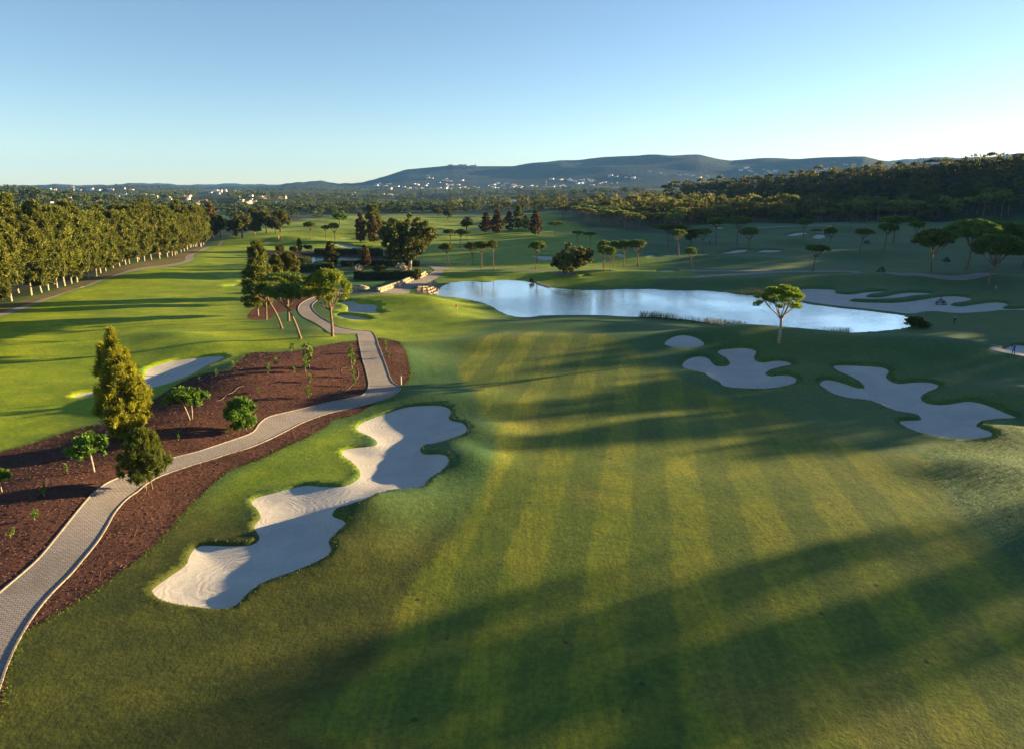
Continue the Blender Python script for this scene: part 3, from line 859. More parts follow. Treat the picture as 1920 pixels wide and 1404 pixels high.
def umbrella(seed, lean=0.0, W_=8.0, Ht=10.0, thick=3.0, nk=95, each=75, leaf=0.30, fork=0.5, gaps=0.0, clump=0.105):
    """stone pine: bare trunk, forked limbs, broad flat-bottomed crown. Unit size 8 m wide, 10 m high"""
    r = np.random.default_rng(seed)
    Rr = W_ / 2
    cb = Ht - thick
    cx = lean
    a = r.random(nk) * 2 * pi
    q = np.sqrt(r.random(nk))
    lob = 1 + 0.16 * np.sin(3 * a + seed) + 0.10 * np.sin(5 * a + 2 * seed)
    x, y = q * Rr * 0.9 * np.cos(a) * lob, q * Rr * 0.9 * np.sin(a) * lob
    top = cb + thick * (0.30 + 0.62 * np.sqrt(np.clip(1 - q ** 2, 0, 1))) 
    bot = cb + thick * 0.12 * (1 + q)
    hz = np.where(r.random(nk) < 0.72, top - 0.25 * r.random(nk), bot + (top - bot) * r.random(nk) * 0.6)
    K = np.stack([x + cx, y, hz + r.normal(size=nk) * 0.12], 1)
    if gaps:
        g = np.sin(2.1 * K[:, 0] + seed) * np.sin(2.3 * K[:, 1] + 2 * seed)
        K = K[g > -1 + gaps]
    rad = W_ * clump * (0.75 + 0.5 * r.random(len(K)))
    cr = puffs(K, rad, each, leaf * 0.95, r, flat=0.62, up=0.7, shell=0.55, elong=2.6)
    hub = np.array([lean * 0.85, 0, cb * fork + cb * (1 - fork) * 0.55])
    t = np.linspace(0, 1, 9)[:, None]
    base = np.array([0, 0, -0.25])
    P = base + (hub - base) * t
    P[:, 0] += np.sin(t[:, 0] * pi) * (-0.28 * lean * 0.4 + r.normal() * 0.1)
    P[:, 1] += np.sin(t[:, 0] * pi) * r.normal() * 0.1
    parts = [tube(P, np.linspace(0.27, 0.19, 9) * (1 + 0.35 * np.exp(-t[:, 0] * 14)), 8)]
    for k in range(8):
        an = k * 2 * pi / 8 + r.random() * 0.6
        q_ = 0.35 + 0.5 * r.random()
        e = np.array([cx + cos(an) * Rr * q_, sin(an) * Rr * q_, cb + thick * 0.42])
        c = curve(hub - np.array([0, 0, 0.35 * r.random()]), e, r, 0.08, 6, -0.06)
        parts.append(tube(c, np.linspace(0.13, 0.04, 6), 5))
        for s in range(2):
            e2 = e + np.array([r.normal() * 0.7, r.normal() * 0.7, 0.5])
            parts.append(tube(curve(c[3], e2, r, 0.08, 4), np.linspace(0.07, 0.025, 4), 4))
    return cr, join(parts)

def feathery(seed, Ht=16.0, W_=7.0, base=0.14, nk=120, each=60, leaf=0.55, power=0.8, tip=0.12, peak=0.38, leaders=1, elong=3.6, clump=0.11, stems=1):
    """casuarina-like tree: many upswept feathery sprays round a tapering stem"""
    r = np.random.default_rng(seed)
    Rr = W_ / 2
    z = base + (1 - base) * r.random(nk) ** 0.95
    zz_ = (z - base) / (1 - base)
    prof = np.where(zz_ < peak, 0.62 + 0.38 * np.sin(zz_ / peak * pi / 2), tip + (1 - tip) * np.clip(1 - ((zz_ - peak) / (1 - peak)) ** 1.35, 0, 1) ** power)
    a = r.random(nk) * 2 * pi
    q = np.sqrt(0.15 + 0.85 * r.random(nk))
    lob = 1 + 0.20 * np.sin(2 * a + 9 * zz_ + seed) + 0.12 * np.sin(5 * a - 13 * zz_)
    lx = np.zeros(nk); ly = np.zeros(nk)
    if leaders > 1:
        w = r.integers(0, leaders, nk)
        an = w * 2 * pi / leaders + seed
        off = 0.34 * Rr * np.clip(zz_ * 1.5, 0, 1)
        lx, ly = np.cos(an) * off, np.sin(an) * off
        z = np.where(w > 0, base + (z - base) * (0.70 + 0.07 * w), z)
        prof = prof * 0.8
    K = np.stack([prof * Rr * q * np.cos(a) * lob * 0.9 + lx, prof * Rr * q * np.sin(a) * lob * 0.9 + ly, z * Ht], 1)
    rad = W_ * clump * (0.7 + 0.6 * r.random(nk)) * (0.45 + 0.55 * prof)
    cr = puffs(K, rad, each, leaf, r, flat=1.25, up=0.9, elong=elong, shell=0.25)
    parts = []
    for s in range(stems):
        o = np.array([0.0, 0, 0]) if stems == 1 else np.array([cos(s * 2.2) * 0.35, sin(s * 2.2) * 0.35, 0])
        P = curve(o + [0, 0, -0.25], np.array([o[0] * 0.4, o[1] * 0.4, Ht * 0.93]), r, 0.015, 9)
        parts.append(tube(P, np.linspace(0.26 if stems == 1 else 0.09, 0.03, 9) * Ht / 16, 7))
    for k in range(0, nk, 2):
        h = np.array([0, 0, max(K[k][2] - 0.10 * Ht * r.random() - 0.03 * Ht, base * Ht * 0.8)])
        parts.append(tube(curve(h, K[k], r, 0.06, 4), np.linspace(0.05, 0.012, 4) * Ht / 16, 4))
    return cr, join(parts)

def dome(seed, Ht=12.0, W_=10.0, base=0.16, nk=140, each=70, leaf=0.42, clump=0.10, stems=1, lobes=6, elong=1.3, flat=0.8, pale=False):
    """round broadleaf crown built of several lobes"""
    r = np.random.default_rng(seed)
    Rr = W_ / 2
    LO = []
    for k in range(lobes):
        an = k * 2 * pi / max(lobes - 1, 1) + r.random() * 0.7
        q = 0.0 if k == 0 else 0.52
        LO.append((cos(an) * Rr * q, sin(an) * Rr * q, Ht * (base + (1 - base) * ((0.60 if k == 0 else 0.28 + 0.34 * r.random()))), Rr * (0.62 if k == 0 else 0.42 + 0.16 * r.random())))
    LO = np.array(LO)
    w = r.integers(0, lobes, nk)
    d = unit(r.normal(size=(nk, 3)))
    rad_l = LO[w, 3] * (0.6 + 0.4 * r.random(nk))
    K = LO[w, :3] + d * rad_l[:, None] * np.array([1, 1, min(1.0, Ht * (1 - base) * 0.62 / Rr)])
    K[:, 2] = np.clip(K[:, 2], Ht * base, Ht * 0.97)
    cr = puffs(K, W_ * clump * (0.7 + 0.6 * r.random(nk)), each, leaf, r, flat=flat, up=0.25, elong=elong, shell=0.45)
    parts = []
    for s in range(stems):
        o = np.array([0.0, 0, 0]) if stems == 1 else np.array([cos(s * 2.6 + 1) * 0.12 * W_ * 0.3, sin(s * 2.6 + 1) * 0.12 * W_ * 0.3, 0])
        top = np.array([o[0] * 5, o[1] * 5, Ht * (base + 0.22)])
        parts.append(tube(curve(o * 0.3 + [0, 0, -0.2], top, r, 0.05, 7), np.linspace(0.034, 0.022, 7) * Ht * (1 if stems == 1 else 0.55), 8))
        for k in range(lobes):
            parts.append(tube(curve(top * 0.85, LO[k, :3], r, 0.07, 6), np.linspace(0.018, 0.006, 6) * Ht, 5))
    return cr, join(parts)

PR = {}
def proto(name, gen, leafm, barkm):
    (V, F, t), (tv, tf) = gen
    PR[name] = (mesh_from(name + '_crown', V, F, [leafm], tint=t, smooth=False), mesh_from(name + '_trunk', tv, tf, [barkm]))

for k in range(8): proto(f'umb{k}', umbrella(11 + k, gaps=[0, .35, .2, .3, .15, .4, .1, .3][k], lean=[0, .5, -.6, .3, 1.1, -.9, .2, -1.4][k], thick=[3, 2.5, 3.4, 2.8, 3.2, 2.2, 3.8, 2.7][k], fork=[.5, .62, .4, .7, .5, .35, .55, .6][k]), M['pine'], M['bark'])
proto('umblean', umbrella(21, lean=-2.2, thick=2.4, W_=8.0), M['pine'], M['bark'])
proto('umblean2', umbrella(22, lean=-2.6, thick=2.3, W_=8.0), M['pine'], M['bark'])
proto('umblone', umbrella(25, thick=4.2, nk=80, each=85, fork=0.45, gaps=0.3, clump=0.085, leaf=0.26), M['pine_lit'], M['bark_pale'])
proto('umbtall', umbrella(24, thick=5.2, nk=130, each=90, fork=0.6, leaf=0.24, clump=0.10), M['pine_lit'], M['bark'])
proto('umbthick', umbrella(33, thick=4.2, nk=170, each=80, fork=0.5, leaf=0.30), M['pine'], M['bark'])
proto('umbthick2', umbrella(37, thick=4.6, nk=170, each=80, fork=0.45, leaf=0.30, lean=1.2), M['pine'], M['bark'])
proto('umbflat', umbrella(29, thick=2.2, nk=120, each=80, fork=0.45), M['pine'], M['bark'])
for k in range(6): proto(f'cas{k}', feathery(31 + k, nk=230, each=60, leaf=0.48, clump=.095, base=[.20, .15, .23, .18, .25, .13][k], peak=[.38, .3, .5, .35, .55, .42][k], power=[.62, .55, .5, .7, .45, .55][k], tip=.28, elong=5.0), M['casu'], M['bark_pale'])
for k in range(2): proto(f'slim{k}', feathery(41 + k, Ht=14, W_=4.4, nk=110, each=60, leaf=0.45, peak=0.4, base=.08), M['casu'], M['bark'])
for k in range(3): proto(f'rust{k}', feathery(45 + k, Ht=14, W_=6.0, nk=130, each=60, leaf=0.45, peak=0.36, base=.07, elong=2.4), M['rusty'], M['bark_dark'])
for k in range(3): proto(f'dome{k}', dome(51 + k), M['broad'], M['bark_dark'])
proto('bigdome', dome(58, Ht=18, W_=17, nk=260, each=85, leaf=0.5, lobes=9, base=.13, clump=.07), M['broad'], M['bark_pale'])
proto('lakedome', dome(59, Ht=9, W_=12.5, nk=200, each=80, leaf=0.36, lobes=8, base=.10, clump=.075), M['broad'], M['bark_dark'])
proto('greendome', dome(57, Ht=12, W_=10), M['bright'], M['bark'])
proto('golden', feathery(61, Ht=9.5, W_=5.2, nk=380, each=55, leaf=0.24, peak=0.24, base=.02, leaders=3, elong=8, clump=.075, tip=.05, power=1.1), M['casu_gold'], M['bark'])
proto('youngcon', feathery(62, Ht=4.2, W_=3.6, nk=300, each=60, leaf=0.15, peak=0.42, base=.22, elong=6.5, clump=.07, stems=3, tip=.2), M['casu_green'], M['bark_pale'])
proto('frangi', dome(63, Ht=2.7, W_=3.4, nk=95, each=22, leaf=0.22, lobes=7, base=.45, clump=.075, stems=2, elong=1.9, flat=.6), M['bright'], M['bark_pale'])
proto('frangi2', dome(66, Ht=3.0, W_=3.2, nk=95, each=26, leaf=0.22, lobes=7, base=.45, clump=.075, stems=1, elong=1.9, flat=.7), M['bright'], M['bark_pale'])
proto('youngbush', feathery(64, Ht=3.0, W_=2.6, nk=140, each=60, leaf=0.15, peak=0.5, base=.18, elong=2.6, clump=.10, stems=2, tip=.3), M['bright'], M['bark_pale'])
proto('dune', dome(65, Ht=2.2, W_=3.4, nk=80, each=60, leaf=0.16, lobes=6, base=.04, clump=.11), M['blossom'], M['bark'])
proto('shrub', dome(67, Ht=2.2, W_=3.2, nk=80, each=55, leaf=0.18, lobes=6, base=.04, clump=.11), M['hedge'], M['bark'])
proto('shrub_lit', dome(68, Ht=2.2, W_=2.6, nk=80, each=55, leaf=0.18, lobes=6, base=.04, clump=.11), M['casu'], M['bark'])
DIM = dict(umb=(8, 10), umblean=(8, 10), umblean2=(8, 10), umblone=(8, 10), umbtall=(8, 10), umbflat=(8, 10), umbthick=(8, 10), umbthick2=(8, 10), cas=(7, 16), slim=(4.4, 14), rust=(6, 14), dome=(10, 12), bigdome=(17, 18), lakedome=(12.5, 9),
           greendome=(10, 12), golden=(5.2, 9.5), youngcon=(3.6, 4.2), frangi=(3.4, 2.7), frangi2=(3.2, 3.0), youngbush=(2.6, 3.0), dune=(3.4, 2.2), shrub=(3.2, 2.2), shrub_lit=(2.6, 2.2))
NAMES = dict(umb='umbrella_pine', cas='feathery_tree', slim='slender_tree', rust='conifer', dome='broadleaf_tree', bigdome='broadleaf_tree', lakedome='broadleaf_tree', greendome='broadleaf_tree', golden='conifer',
             youngcon='young_tree', frangi='small_tree', frangi2='small_tree', youngbush='bush', dune='flowering_bush', shrub='bush', shrub_lit='bush')
def kindkey(k):
    b = k.rstrip('0123456789')
    return k if k in DIM else b

def put_tree(kind, x, y, z, h, w, label, group=None, rz=None, tilt=0.0, mesh_k=None):
    kk = kindkey(kind)
    uw, uh = DIM[kk]
    nm = NAMES.get(kk) or 'umbrella_pine'
    e = bpy.data.objects.new(nm, None); COL.objects.link(e)
    e.empty_display_size = 0.3
    e.location = (x, y, z)
    e.rotation_euler = (0, tilt, random.random() * 2 * pi if rz is None else rz)
    e.scale = (w / uw, w / uw, h / uh)
    e['label'] = label
    e['category'] = 'bush' if 'bush' in nm else 'tree'
    if group: e['group'] = group
    c, t = PR[kind]
    if nm != 'bush' and tilt == 0: e.rotation_euler[0], e.rotation_euler[1] = random.gauss(0, .022), random.gauss(0, .022)
    for n_, m_ in (('crown', c), ('trunk', t)):
        o = bpy.data.objects.new(n_, m_); COL.objects.link(o); o.parent = e
        if n_ == 'trunk':
            k_ = min(1.0, max(0.62, 1.05 * (h / uh) / (w / uw))); o.scale = (k_, k_, 1)
    return e

def height_at(Y, ytop):
    k = (702.0 - ytop) / FP
    return CAMH + Y * (k * CP - SP) / (CP + k * SP)

CACHE = {}
def plant(kind, px, pbase, ptop, pw, label, group=None, rz=None, tilt=0.0, sink=0.05):
    x, y = CACHE[(px, pbase)] if (px, pbase) in CACHE else [q[0] for q in drop(px, pbase)]
    x, y = float(x), float(y)
    z = float(Hbase(np.array([x]), np.array([y]))[0])
    h = height_at(y, ptop) - z
    fwd = y * CP - (z - CAMH) * SP
    return put_tree(kind, x, y, z - sink, h, pw * fwd / FP, label, group, rz, tilt)

GP = 'umbrella pines standing singly on the course'
TREES = [
 # kind, base x, base y, top y, crown width, label, group, rot
 ('umblone',1460,643,534,94,'lone sunlit umbrella pine standing on the near bank of the lake',None,0.4),
 ('umbtall',623,631,503,88,'tall round-crowned pine with a straight trunk at the path bend',None,0.3),
 ('umblean',564,635,535,82,'leaning dark-crowned pine, nearest tree of the pine group left of the path',None,0.0),
 ('umblean2',529,616,530,72,'thin leaning pine left of the nearest pine in the group by the path',None,0.0),
 ('umbflat',541,602,513,96,'pine with the widest flat crown in the group left of the path',None,1.0),
 ('umb1',499,599,528,52,'pine with a lit yellowish crown beside the feathery tree left of the path',None,0.2),
 ('cas0',484,592,500,62,'bushy olive feathery tree with low branches at the left end of the pine group',None,0.2),
 ('cas1',489,570,455,46,'tallest slim feathery tree behind the left end of the pine group',None,1.2),
 ('slim0',525,560,478,34,'shorter feathery tree behind the middle of the pine group',None,2.2),
 ('cas2',546,556,474,42,'feathery tree with a pointed top behind the right end of the pine group',None,3.2),
 ('slim1',622,503,453,30,'slim feathery tree rising from the hedge left of the white bushes',None,0.5),
 ('rust0',686,501,460,22,'small rusty conifer standing in the hedged garden',None,0.5),
 ('bigdome',768,507,396,98,'massive dark broadleaf tree with a pale trunk beside the garden hedge',None,0.9),
 ('dome0',735,470,402,52,'dark broadleaf tree half hidden behind the left flank of the massive tree',None,0.9),
 ('rust1',677,455,400,24,'slim rusty conifer, left of the pair of tall rusty conifers',None,0.9),
 ('rust2',703,456,412,30,'rusty conifer, right of the pair of tall rusty conifers',None,0.1),
 ('cas3',702,449,385,36,'tall dark tree behind the pair of rusty conifers',None,2.1),
 ('greendome',637,421,390,30,'bright green round tree in front of the dark far wood',None,2.1),
 ('umb0',583,450,416,22,'small umbrella pine on a lit mound, left of three in the middle distance',GP,2.1),
 ('umb1',610,452,423,15,'thinnest small umbrella pine, middle of three in the middle distance',GP,0.1),
 ('umb2',629,453,418,21,'flat-crowned small umbrella pine, right of three in the middle distance',GP,1.1),
 ('dome1',526,480,456,18,'small dark round tree behind the feathery trees, near the garden pond',None,1.1),
 ('dome2',551,476,459,16,'small pale round tree near the hedge behind the garden pond',None,1.1),
 ('slim0',563,473,447,12,'narrow young tree near the hedge behind the garden pond',None,1.1),
 ('dome1',577,472,458,18,'low dark tree left of the rear garden hedge',None,3.1),
 ('dome0',414,447,398,26,'round brownish tree at the far end of the left tree row',None,1.1),
 ('rust1',400,446,380,36,'dark tall tree at the far end of the left tree row',None,1.7),
 ('dome2',454,446,395,38,'large round brownish tree on the far lawn, left of the dark clump',None,2.1),
 ('dome1',437,442,408,30,'dark round tree behind the large round brownish tree',None,0.4),
 ('cas1',478,440,392,32,'dark feathery tree in the far clump, left part',None,2.7),
 ('dome1',500,438,389,38,'dark dense tree in the middle of the far clump',None,2.2),
 ('dome0',526,436,388,42,'dark dense tree at the right end of the far clump',None,0.2),
 ('dome2',517,440,402,26,'smaller dark tree leaning out of the far clump',None,0.7),
 ('slim1',442,444,429,10,'tiny bright young tree at the foot of the large round brownish tree',None,0.7),
 ('umb0',842,500,456,29,'umbrella pine right of the massive dark tree, beyond the lake end',GP,0.7),
 ('umb1',845,457,430,25,'small umbrella pine at the left of a trio with touching crowns',GP,1.7),
 ('umb3',862,466,430,22,'umbrella pine in the middle of a trio with touching crowns',GP,2.7),
 ('umb2',877,456,434,17,'small umbrella pine at the right of a trio with touching crowns',GP,0.2),
 ('umb2',888,497,454,28,'left pine of the row of three beyond the left end of the lake',GP,0.2),
 ('umb0',903,503,453,32,'middle pine of the row of three beyond the left end of the lake',GP,1.2),
 ('umb1',926,505,451,21,'right pine of the row of three beyond the left end of the lake',GP,2.2),
 ('umb3',1005,505,453,31,'lone slim umbrella pine left of the round dark tree beyond the lake',GP,2.2),
 ('lakedome',1074,513,455,82,'round dark broadleaf tree with low branches beyond the lake',None,1.1),
 ('umb0',1131,502,451,29,'tall back pine in the clump of leaning pines beyond the lake',GP,1.1),
 ('umb1',1133,511,460,28,'front leaning pine in the clump of leaning pines beyond the lake',GP,3.1),
 ('umb2',1150,500,452,25,'straight back pine in the clump of leaning pines beyond the lake',GP,2.1),
 ('umb3',1144,511,463,21,'thin pine in the clump of leaning pines beyond the lake',GP,0.4),
 ('umb0',1170,501,451,26,'single pine just right of the clump of leaning pines',GP,0.9),
 ('umb2',1196,501,450,33,'broad-headed pine, second right of the clump of leaning pines',GP,1.9),
 ('umb1',1082,455,433,25,'small sunlit pine behind the round dark tree',GP,1.9),
 ('umb3',1107,455,435,24,'small sunlit pine behind and right of the round dark tree',GP,0.9),
 ('umbflat',1042,442,416,31,'dark flat-crowned pine in front of the pine grove',GP,0.9),
 ('rust0',910,436,399,25,'dark conifer at the left end of the far conifer row',None,0.9),
 ('rust1',932,438,394,27,'brown conifer, second from the left in the far conifer row',None,1.9),
 ('rust2',954,433,397,21,'greenish conifer in the middle of the far conifer row',None,2.9),
 ('slim0',972,431,386,23,'tallest conifer, fourth from the left in the far conifer row',None,0.3),
 ('rust0',1004,441,395,28,'rusty conifer standing apart at the right end of the far conifer row',None,1.3),
 ('slim1',985,430,404,16,'low yellowish conifer between the tallest and the rightmost conifers',None,1.3),
 ('dome0',875,433,404,25,'dark round tree on the far lawn beyond the trio of pines',None,1.3),
 ('dome1',821,406,388,19,'small round brownish tree at the edge of the far lawn, left of a pair',None,1.3),
 ('dome2',840,413,386,18,'small round brownish tree at the edge of the far lawn, right of a pair',None,0.3),
 ('umb1',1273,479,431,29,'sunlit pine in front of the wide dark pine clump',GP,0.3),
 ('umbflat',1252,462,421,70,'wide dark clump-like pine with a lit top edge',None,0.3),
 ('dome1',1296,458,426,30,'dark bushy tree at the right end of the wide dark pine clump',None,0.3),
 ('umb0',1318,477,429,29,'sunlit pine between the wide dark clump and the pair of broad pines',GP,0.6),
 ('umbflat',1342,457,409,39,'left one of the pair of broad sunlit umbrella pines',GP,0.6),
 ('umbflat',1382,461,407,44,'right one of the pair of broad sunlit umbrella pines',GP,2.6),
 ('umb2',1401,473,426,34,'sunlit pine in front of the pair of broad umbrella pines',GP,2.6),
 ('umb3',1297,506,464,24,'small sunlit pine with a thin pale trunk above the lake',GP,2.6),
 ('umb0',1507,450,410,29,'pine with a yellow lit top on the right slope before the wood',GP,2.6),
 ('umb2',1524,509,459,43,'single dark umbrella pine in the middle of the right slope',GP,1.6),
 ('umb1',1554,472,426,24,'thin dark pine beside the slanting bunkers on the right slope',GP,1.6),
 ('umb3',1527,445,430,22,'low dark pine left of the thin pine on the right slope',GP,0.6),
 ('umbflat',1453,417,399,26,'grey-green pine at the foot of the dark wood, left of a pair',GP,0.6),
 ('umbflat',1494,416,395,33,'grey-green pine at the foot of the dark wood, right of a pair',GP,1.8),
 ('umb1',1612,472,429,33,'pine with a small flat crown beside the far cart on the right slope',GP,1.8),
 ('umb2',1658,471,419,37,'pine with a pale airy crown right of the far cart',GP,1.1),
 ('umb3',1595,428,401,20,'small pine with a bright yellow crown before the dark wood',GP,1.1),
 ('umbflat',1625,419,388,35,'forked pine with a pale trunk at the edge of the dark wood',GP,0.1),
 ('umbflat',1674,456,406,70,'broad flat pine behind the pale airy pine on the right slope',GP,0.1),
 ('umb1',1714,460,415,30,'pale leafless-looking pine in the shade on the right slope',GP,1.9),
 ('umbthick',1745,511,429,72,'dark umbrella pine, leftmost of the large pines at the right edge',GP,1.9),
 ('umbthick',1812,503,411,86,'widest dark pine canopy behind the large pines at the right edge',GP,0.7),
 ('umbthick2',1862,502,416,84,'background pine between the large pines at the right edge',GP,0.7),
 ('umbthick2',1853,536,440,96,'large pine with a leaning trunk, nearest at the right edge',GP,0.7),
 ('umbthick',1918,500,420,76,'pine cut off by the right edge of the picture',GP,0.7),
 ('golden',240,815,614,112,'tall golden feathery conifer with several tips on the mulch bed',None,0.8),
 ('youngcon',277,917,806,88,'dark green young conifer with three thin stems beside the paved path',None,0.4),
 ('frangi',358,787,722,82,'small glossy-leaved tree with two pale trunks on the mulch bed',None,0.6),
 ('frangi2',176,884,808,78,'small glossy-leaved tree with one bent pale trunk below the golden conifer',None,2.6),
 ('youngbush',455,808,746,62,'round green feathery bush beside the inner edge of the paved path',None,0.6),
 ('frangi2',4,922,876,44,'small green tree cut off by the left edge on the mulch bed',None,1.6),
 ('dune',671,507,495,20,'smaller white flowering bush in the hedged garden',None,0.6),
 ('dune',754,508,493,29,'larger white flowering bush in the hedged garden',None,1.6),
 ('shrub_lit',784,526,501,14,'tall lit yellow-green bush at the right end of the garden hedge',None,1.6),
 ('shrub',650,500,488,26,'dark shrub beside the smaller white flowering bush',None,1.6),
 ('shrub',712,509,497,30,'olive shrub between the white flowering bushes',None,0.2),
 ('shrub_lit',735,501,488,18,'yellowish shrub behind the larger white flowering bush',None,0.2),
 ('shrub',700,480,465,26,'dark round shrub at the back of the hedged garden',None,0.9),
 ('shrub_lit',590,545,520,34,'bright low bush between the pine group and the path',None,0.9),
]
_a = np.array([(t[1], t[2]) for t in TREES], float)
for (k, *_r), cx_, cy_ in zip(TREES, *drop(_a[:, 0], _a[:, 1])): CACHE[(_r[0], _r[1])] = (cx_, cy_)
for (k, px, pb, pt, pw, lab, grp, rz) in TREES:
    if k in ('umb0', 'umb1', 'umb2', 'umb3') and px > 700: k = 'umb%d' % random.randrange(8)
    plant(k, px, pb, pt, pw, lab, grp, rz)

# the dense row along the left side path
row = [(-170,640),(-60,598),(0,573),(62,556),(125,537),(187,515),(250,494),(312,484),(345,474),(385,460)]
RW = trace(row, 4.4, False)
nr = 0
for lane, (off, jit) in enumerate(((0.5, 0.7), (5.0, 1.2), (10.0, 2.0))):
    t = np.gradient(RW, axis=0); t /= np.hypot(t[:, 0], t[:, 1])[:, None]
    n_ = np.stack([-t[:, 1], t[:, 0]], 1)
    for i in range(len(RW)):
        if lane and (i + lane) % 2: continue
        x, y = RW[i] + n_[i] * (off + random.gauss(0, jit * 0.4)) + t[i] * random.gauss(0, 0.9)
        z = float(Hbase(np.array([x]), np.array([y]))[0])
        far = sm(130, 330, np.array([y]))[0]
        h = (18.4 - 3.0 * far) * random.choice([random.uniform(0.88, 1.10), random.uniform(0.70, 1.0)]) + lane * 0.8
        k = random.choice(['cas0', 'cas1', 'cas2', 'cas3', 'cas4', 'cas5', 'cas0', 'cas1', 'dome2' if lane else 'cas5'])
        put_tree(k, x, y, z - 0.1, h, random.uniform(6.4, 9.4), 'tall olive feathery tree in the dense row along the left cart path', 'trees of the dense row along the left cart path')
        nr += 1
# ------------------------------------------------------------------ woods
def Hz(x, y): return float(Hbase(np.array([float(x)]), np.array([float(y)]))[0])

def far_tree(seed, kind, leaf=1.0):
    """small tree in one mesh for the woods: (V, F, tint, material index)"""
    r = np.random.default_rng(seed)
    if kind == 'umb':      # 9 m wide, 11 m high
        nk = 34; a = r.random(nk) * 2 * pi; q = np.sqrt(r.random(nk))
        K = np.stack([q * 3.8 * np.cos(a), q * 3.8 * np.sin(a), 8.1 + 2.0 * np.sqrt(np.clip(1 - q * q, 0, 1)) * (0.55 + 0.45 * r.random(nk))], 1)
        V, F, t = puffs(K, 0.95, 14, 0.62 * leaf, r, flat=0.6, up=0.6)
        tr = [curve((0, 0, -0.5), (r.normal() * .4, r.normal() * .4, 8.4), r, 0.04, 5)]
        for k in range(4):
            an = k * pi / 2 + r.random()
            tr.append(curve(tr[0][3], (cos(an) * 2.4, sin(an) * 2.4, 8.6), r, .05, 4))
    elif kind == 'con':
        nk = 36; zz_ = r.random(nk); a = r.random(nk) * 2 * pi
        p = 3.0 * np.sin(np.clip(zz_ * 0.9 + .12, 0, 1) * pi) ** 0.7
        K = np.stack([p * np.cos(a) * .85, p * np.sin(a) * .85, 2.0 + zz_ * 10.5], 1)
        V, F, t = puffs(K, 0.95, 14, 0.62 * leaf, r, flat=1.1, up=0.7, elong=2.2)
        tr = [curve((0, 0, -0.5), (0, 0, 11), r, 0.02, 4)]
    else:
        nk = 36; d = unit(r.normal(size=(nk, 3)))
        K = np.array([0, 0, 5.6]) + d * np.array([3.6, 3.6, 3.4]) * (0.75 + .25 * r.random(nk))[:, None]
        V, F, t = puffs(K, 1.25, 14, 0.66 * leaf, r, flat=0.8, up=0.3, elong=1.3)
        tr = [curve((0, 0, -0.5), (0, 0, 6), r, 0.06, 4)]
    n = len(F)
    parts = [(V, F)] + [tube(c, np.linspace(.24 if i == 0 else .10, .10 if i == 0 else .04, len(c)), 5) for i, c in enumerate(tr)]
    V2, F2 = join(parts)
    mi = np.zeros(len(F2), int); mi[n:] = 1
    return V2, F2, np.concatenate([t, np.full(len(V2) - len(t), .5)]), mi

FT = {}
for kind, cnt, lm in (('umb', 4, 'pine'), ('con', 3, 'oliveg'), ('dom', 4, 'oliveg')):
    for k in range(cnt):
        V, F, t, mi = far_tree(100 + 7 * k + len(kind) * 31 + ord(kind[0]), kind)
        FT[f'{kind}{k}'] = mesh_from('wood_tree_' + kind, V, F, [M['woodpine' if kind == 'umb' else lm], M['bark']], mi, t, smooth=False)

def wood_tree(k, x, y, h, w, label, group):
    nm = {'umb': 'umbrella_pine', 'con': 'conifer', 'dom': 'broadleaf_tree'}[k[:3]]
    o = bpy.data.objects.new(nm, FT[k]); COL.objects.link(o)
    uh = {'umb': 10.8, 'con': 13.0, 'dom': 9.6}[k[:3]]; uw = {'umb': 9.0, 'con': 6.6, 'dom': 9.0}[k[:3]]
    o.location = (x, y, Hz(x, y) - 0.1); o.rotation_euler = (0, 0, random.random() * 6.28); o.scale = (w / uw, w / uw, h / uh)
    o['label'] = label; o['category'] = 'tree'; o['group'] = group

def scatter_mesh(name, pts, kinds, hs, ws, leafm, r, label_kind='stuff', leaf=1.25, rough_=0.5):
    """many far trees as one mesh"""
    T = [far_tree(300 + i, k, leaf) for i, k in enumerate(kinds)]
    # thin the templates out: every second leaf
    Vs, Fs, Ts, Ms, o = [], [], [], [], 0
    zs = Hbase(pts[:, 0], pts[:, 1])
    dist = np.hypot(pts[:, 0], pts[:, 1])
    uh = {'umb': 10.8, 'con': 13.0, 'dom': 9.6}; uw = {'umb': 9.0, 'con': 6.6, 'dom': 9.0}
    for i, (p, z) in enumerate(zip(pts, zs)):
        j = r.integers(len(T)); V, F, t, mi = T[j]; k = kinds[j]
        step = 1 if dist[i] < 700 else (3 if dist[i] < 1500 else 6)
        Fl = F[mi == 0]
        F_ = Fl[::step] if step == 1 else Fl[r.integers(step)::step]
        vid = F_.ravel()
        V_ = V[vid].reshape(-1, 4, 3)
        if step > 1:
            c = V_.mean(1, keepdims=True); V_ = c + (V_ - c) * (1.35 if step == 3 else 1.8)
        V_ = V_.reshape(-1, 3)
        a = r.random() * 6.28; ca, sa = cos(a), sin(a)
        sx, sz = ws[i] / uw[k], hs[i] / uh[k]
        X = np.stack([(V_[:, 0] * ca - V_[:, 1] * sa) * sx + p[0], (V_[:, 0] * sa + V_[:, 1] * ca) * sx + p[1], V_[:, 2] * sz + z - 0.2], 1)
        Vs.append(X); n = len(X)
        Fs.append(np.arange(n).reshape(-1, 4) + o); o += n
        Ts.append(np.clip(t[vid] * 0.6 + 0.75 * (r.random() - 0.35), 0, 1))
    me = mesh_from(name, np.concatenate(Vs), np.concatenate(Fs), [leafm], None, np.concatenate(Ts), smooth=False)
    ob = bpy.data.objects.new(name, me); COL.objects.link(ob); ob['kind'] = label_kind
    return ob

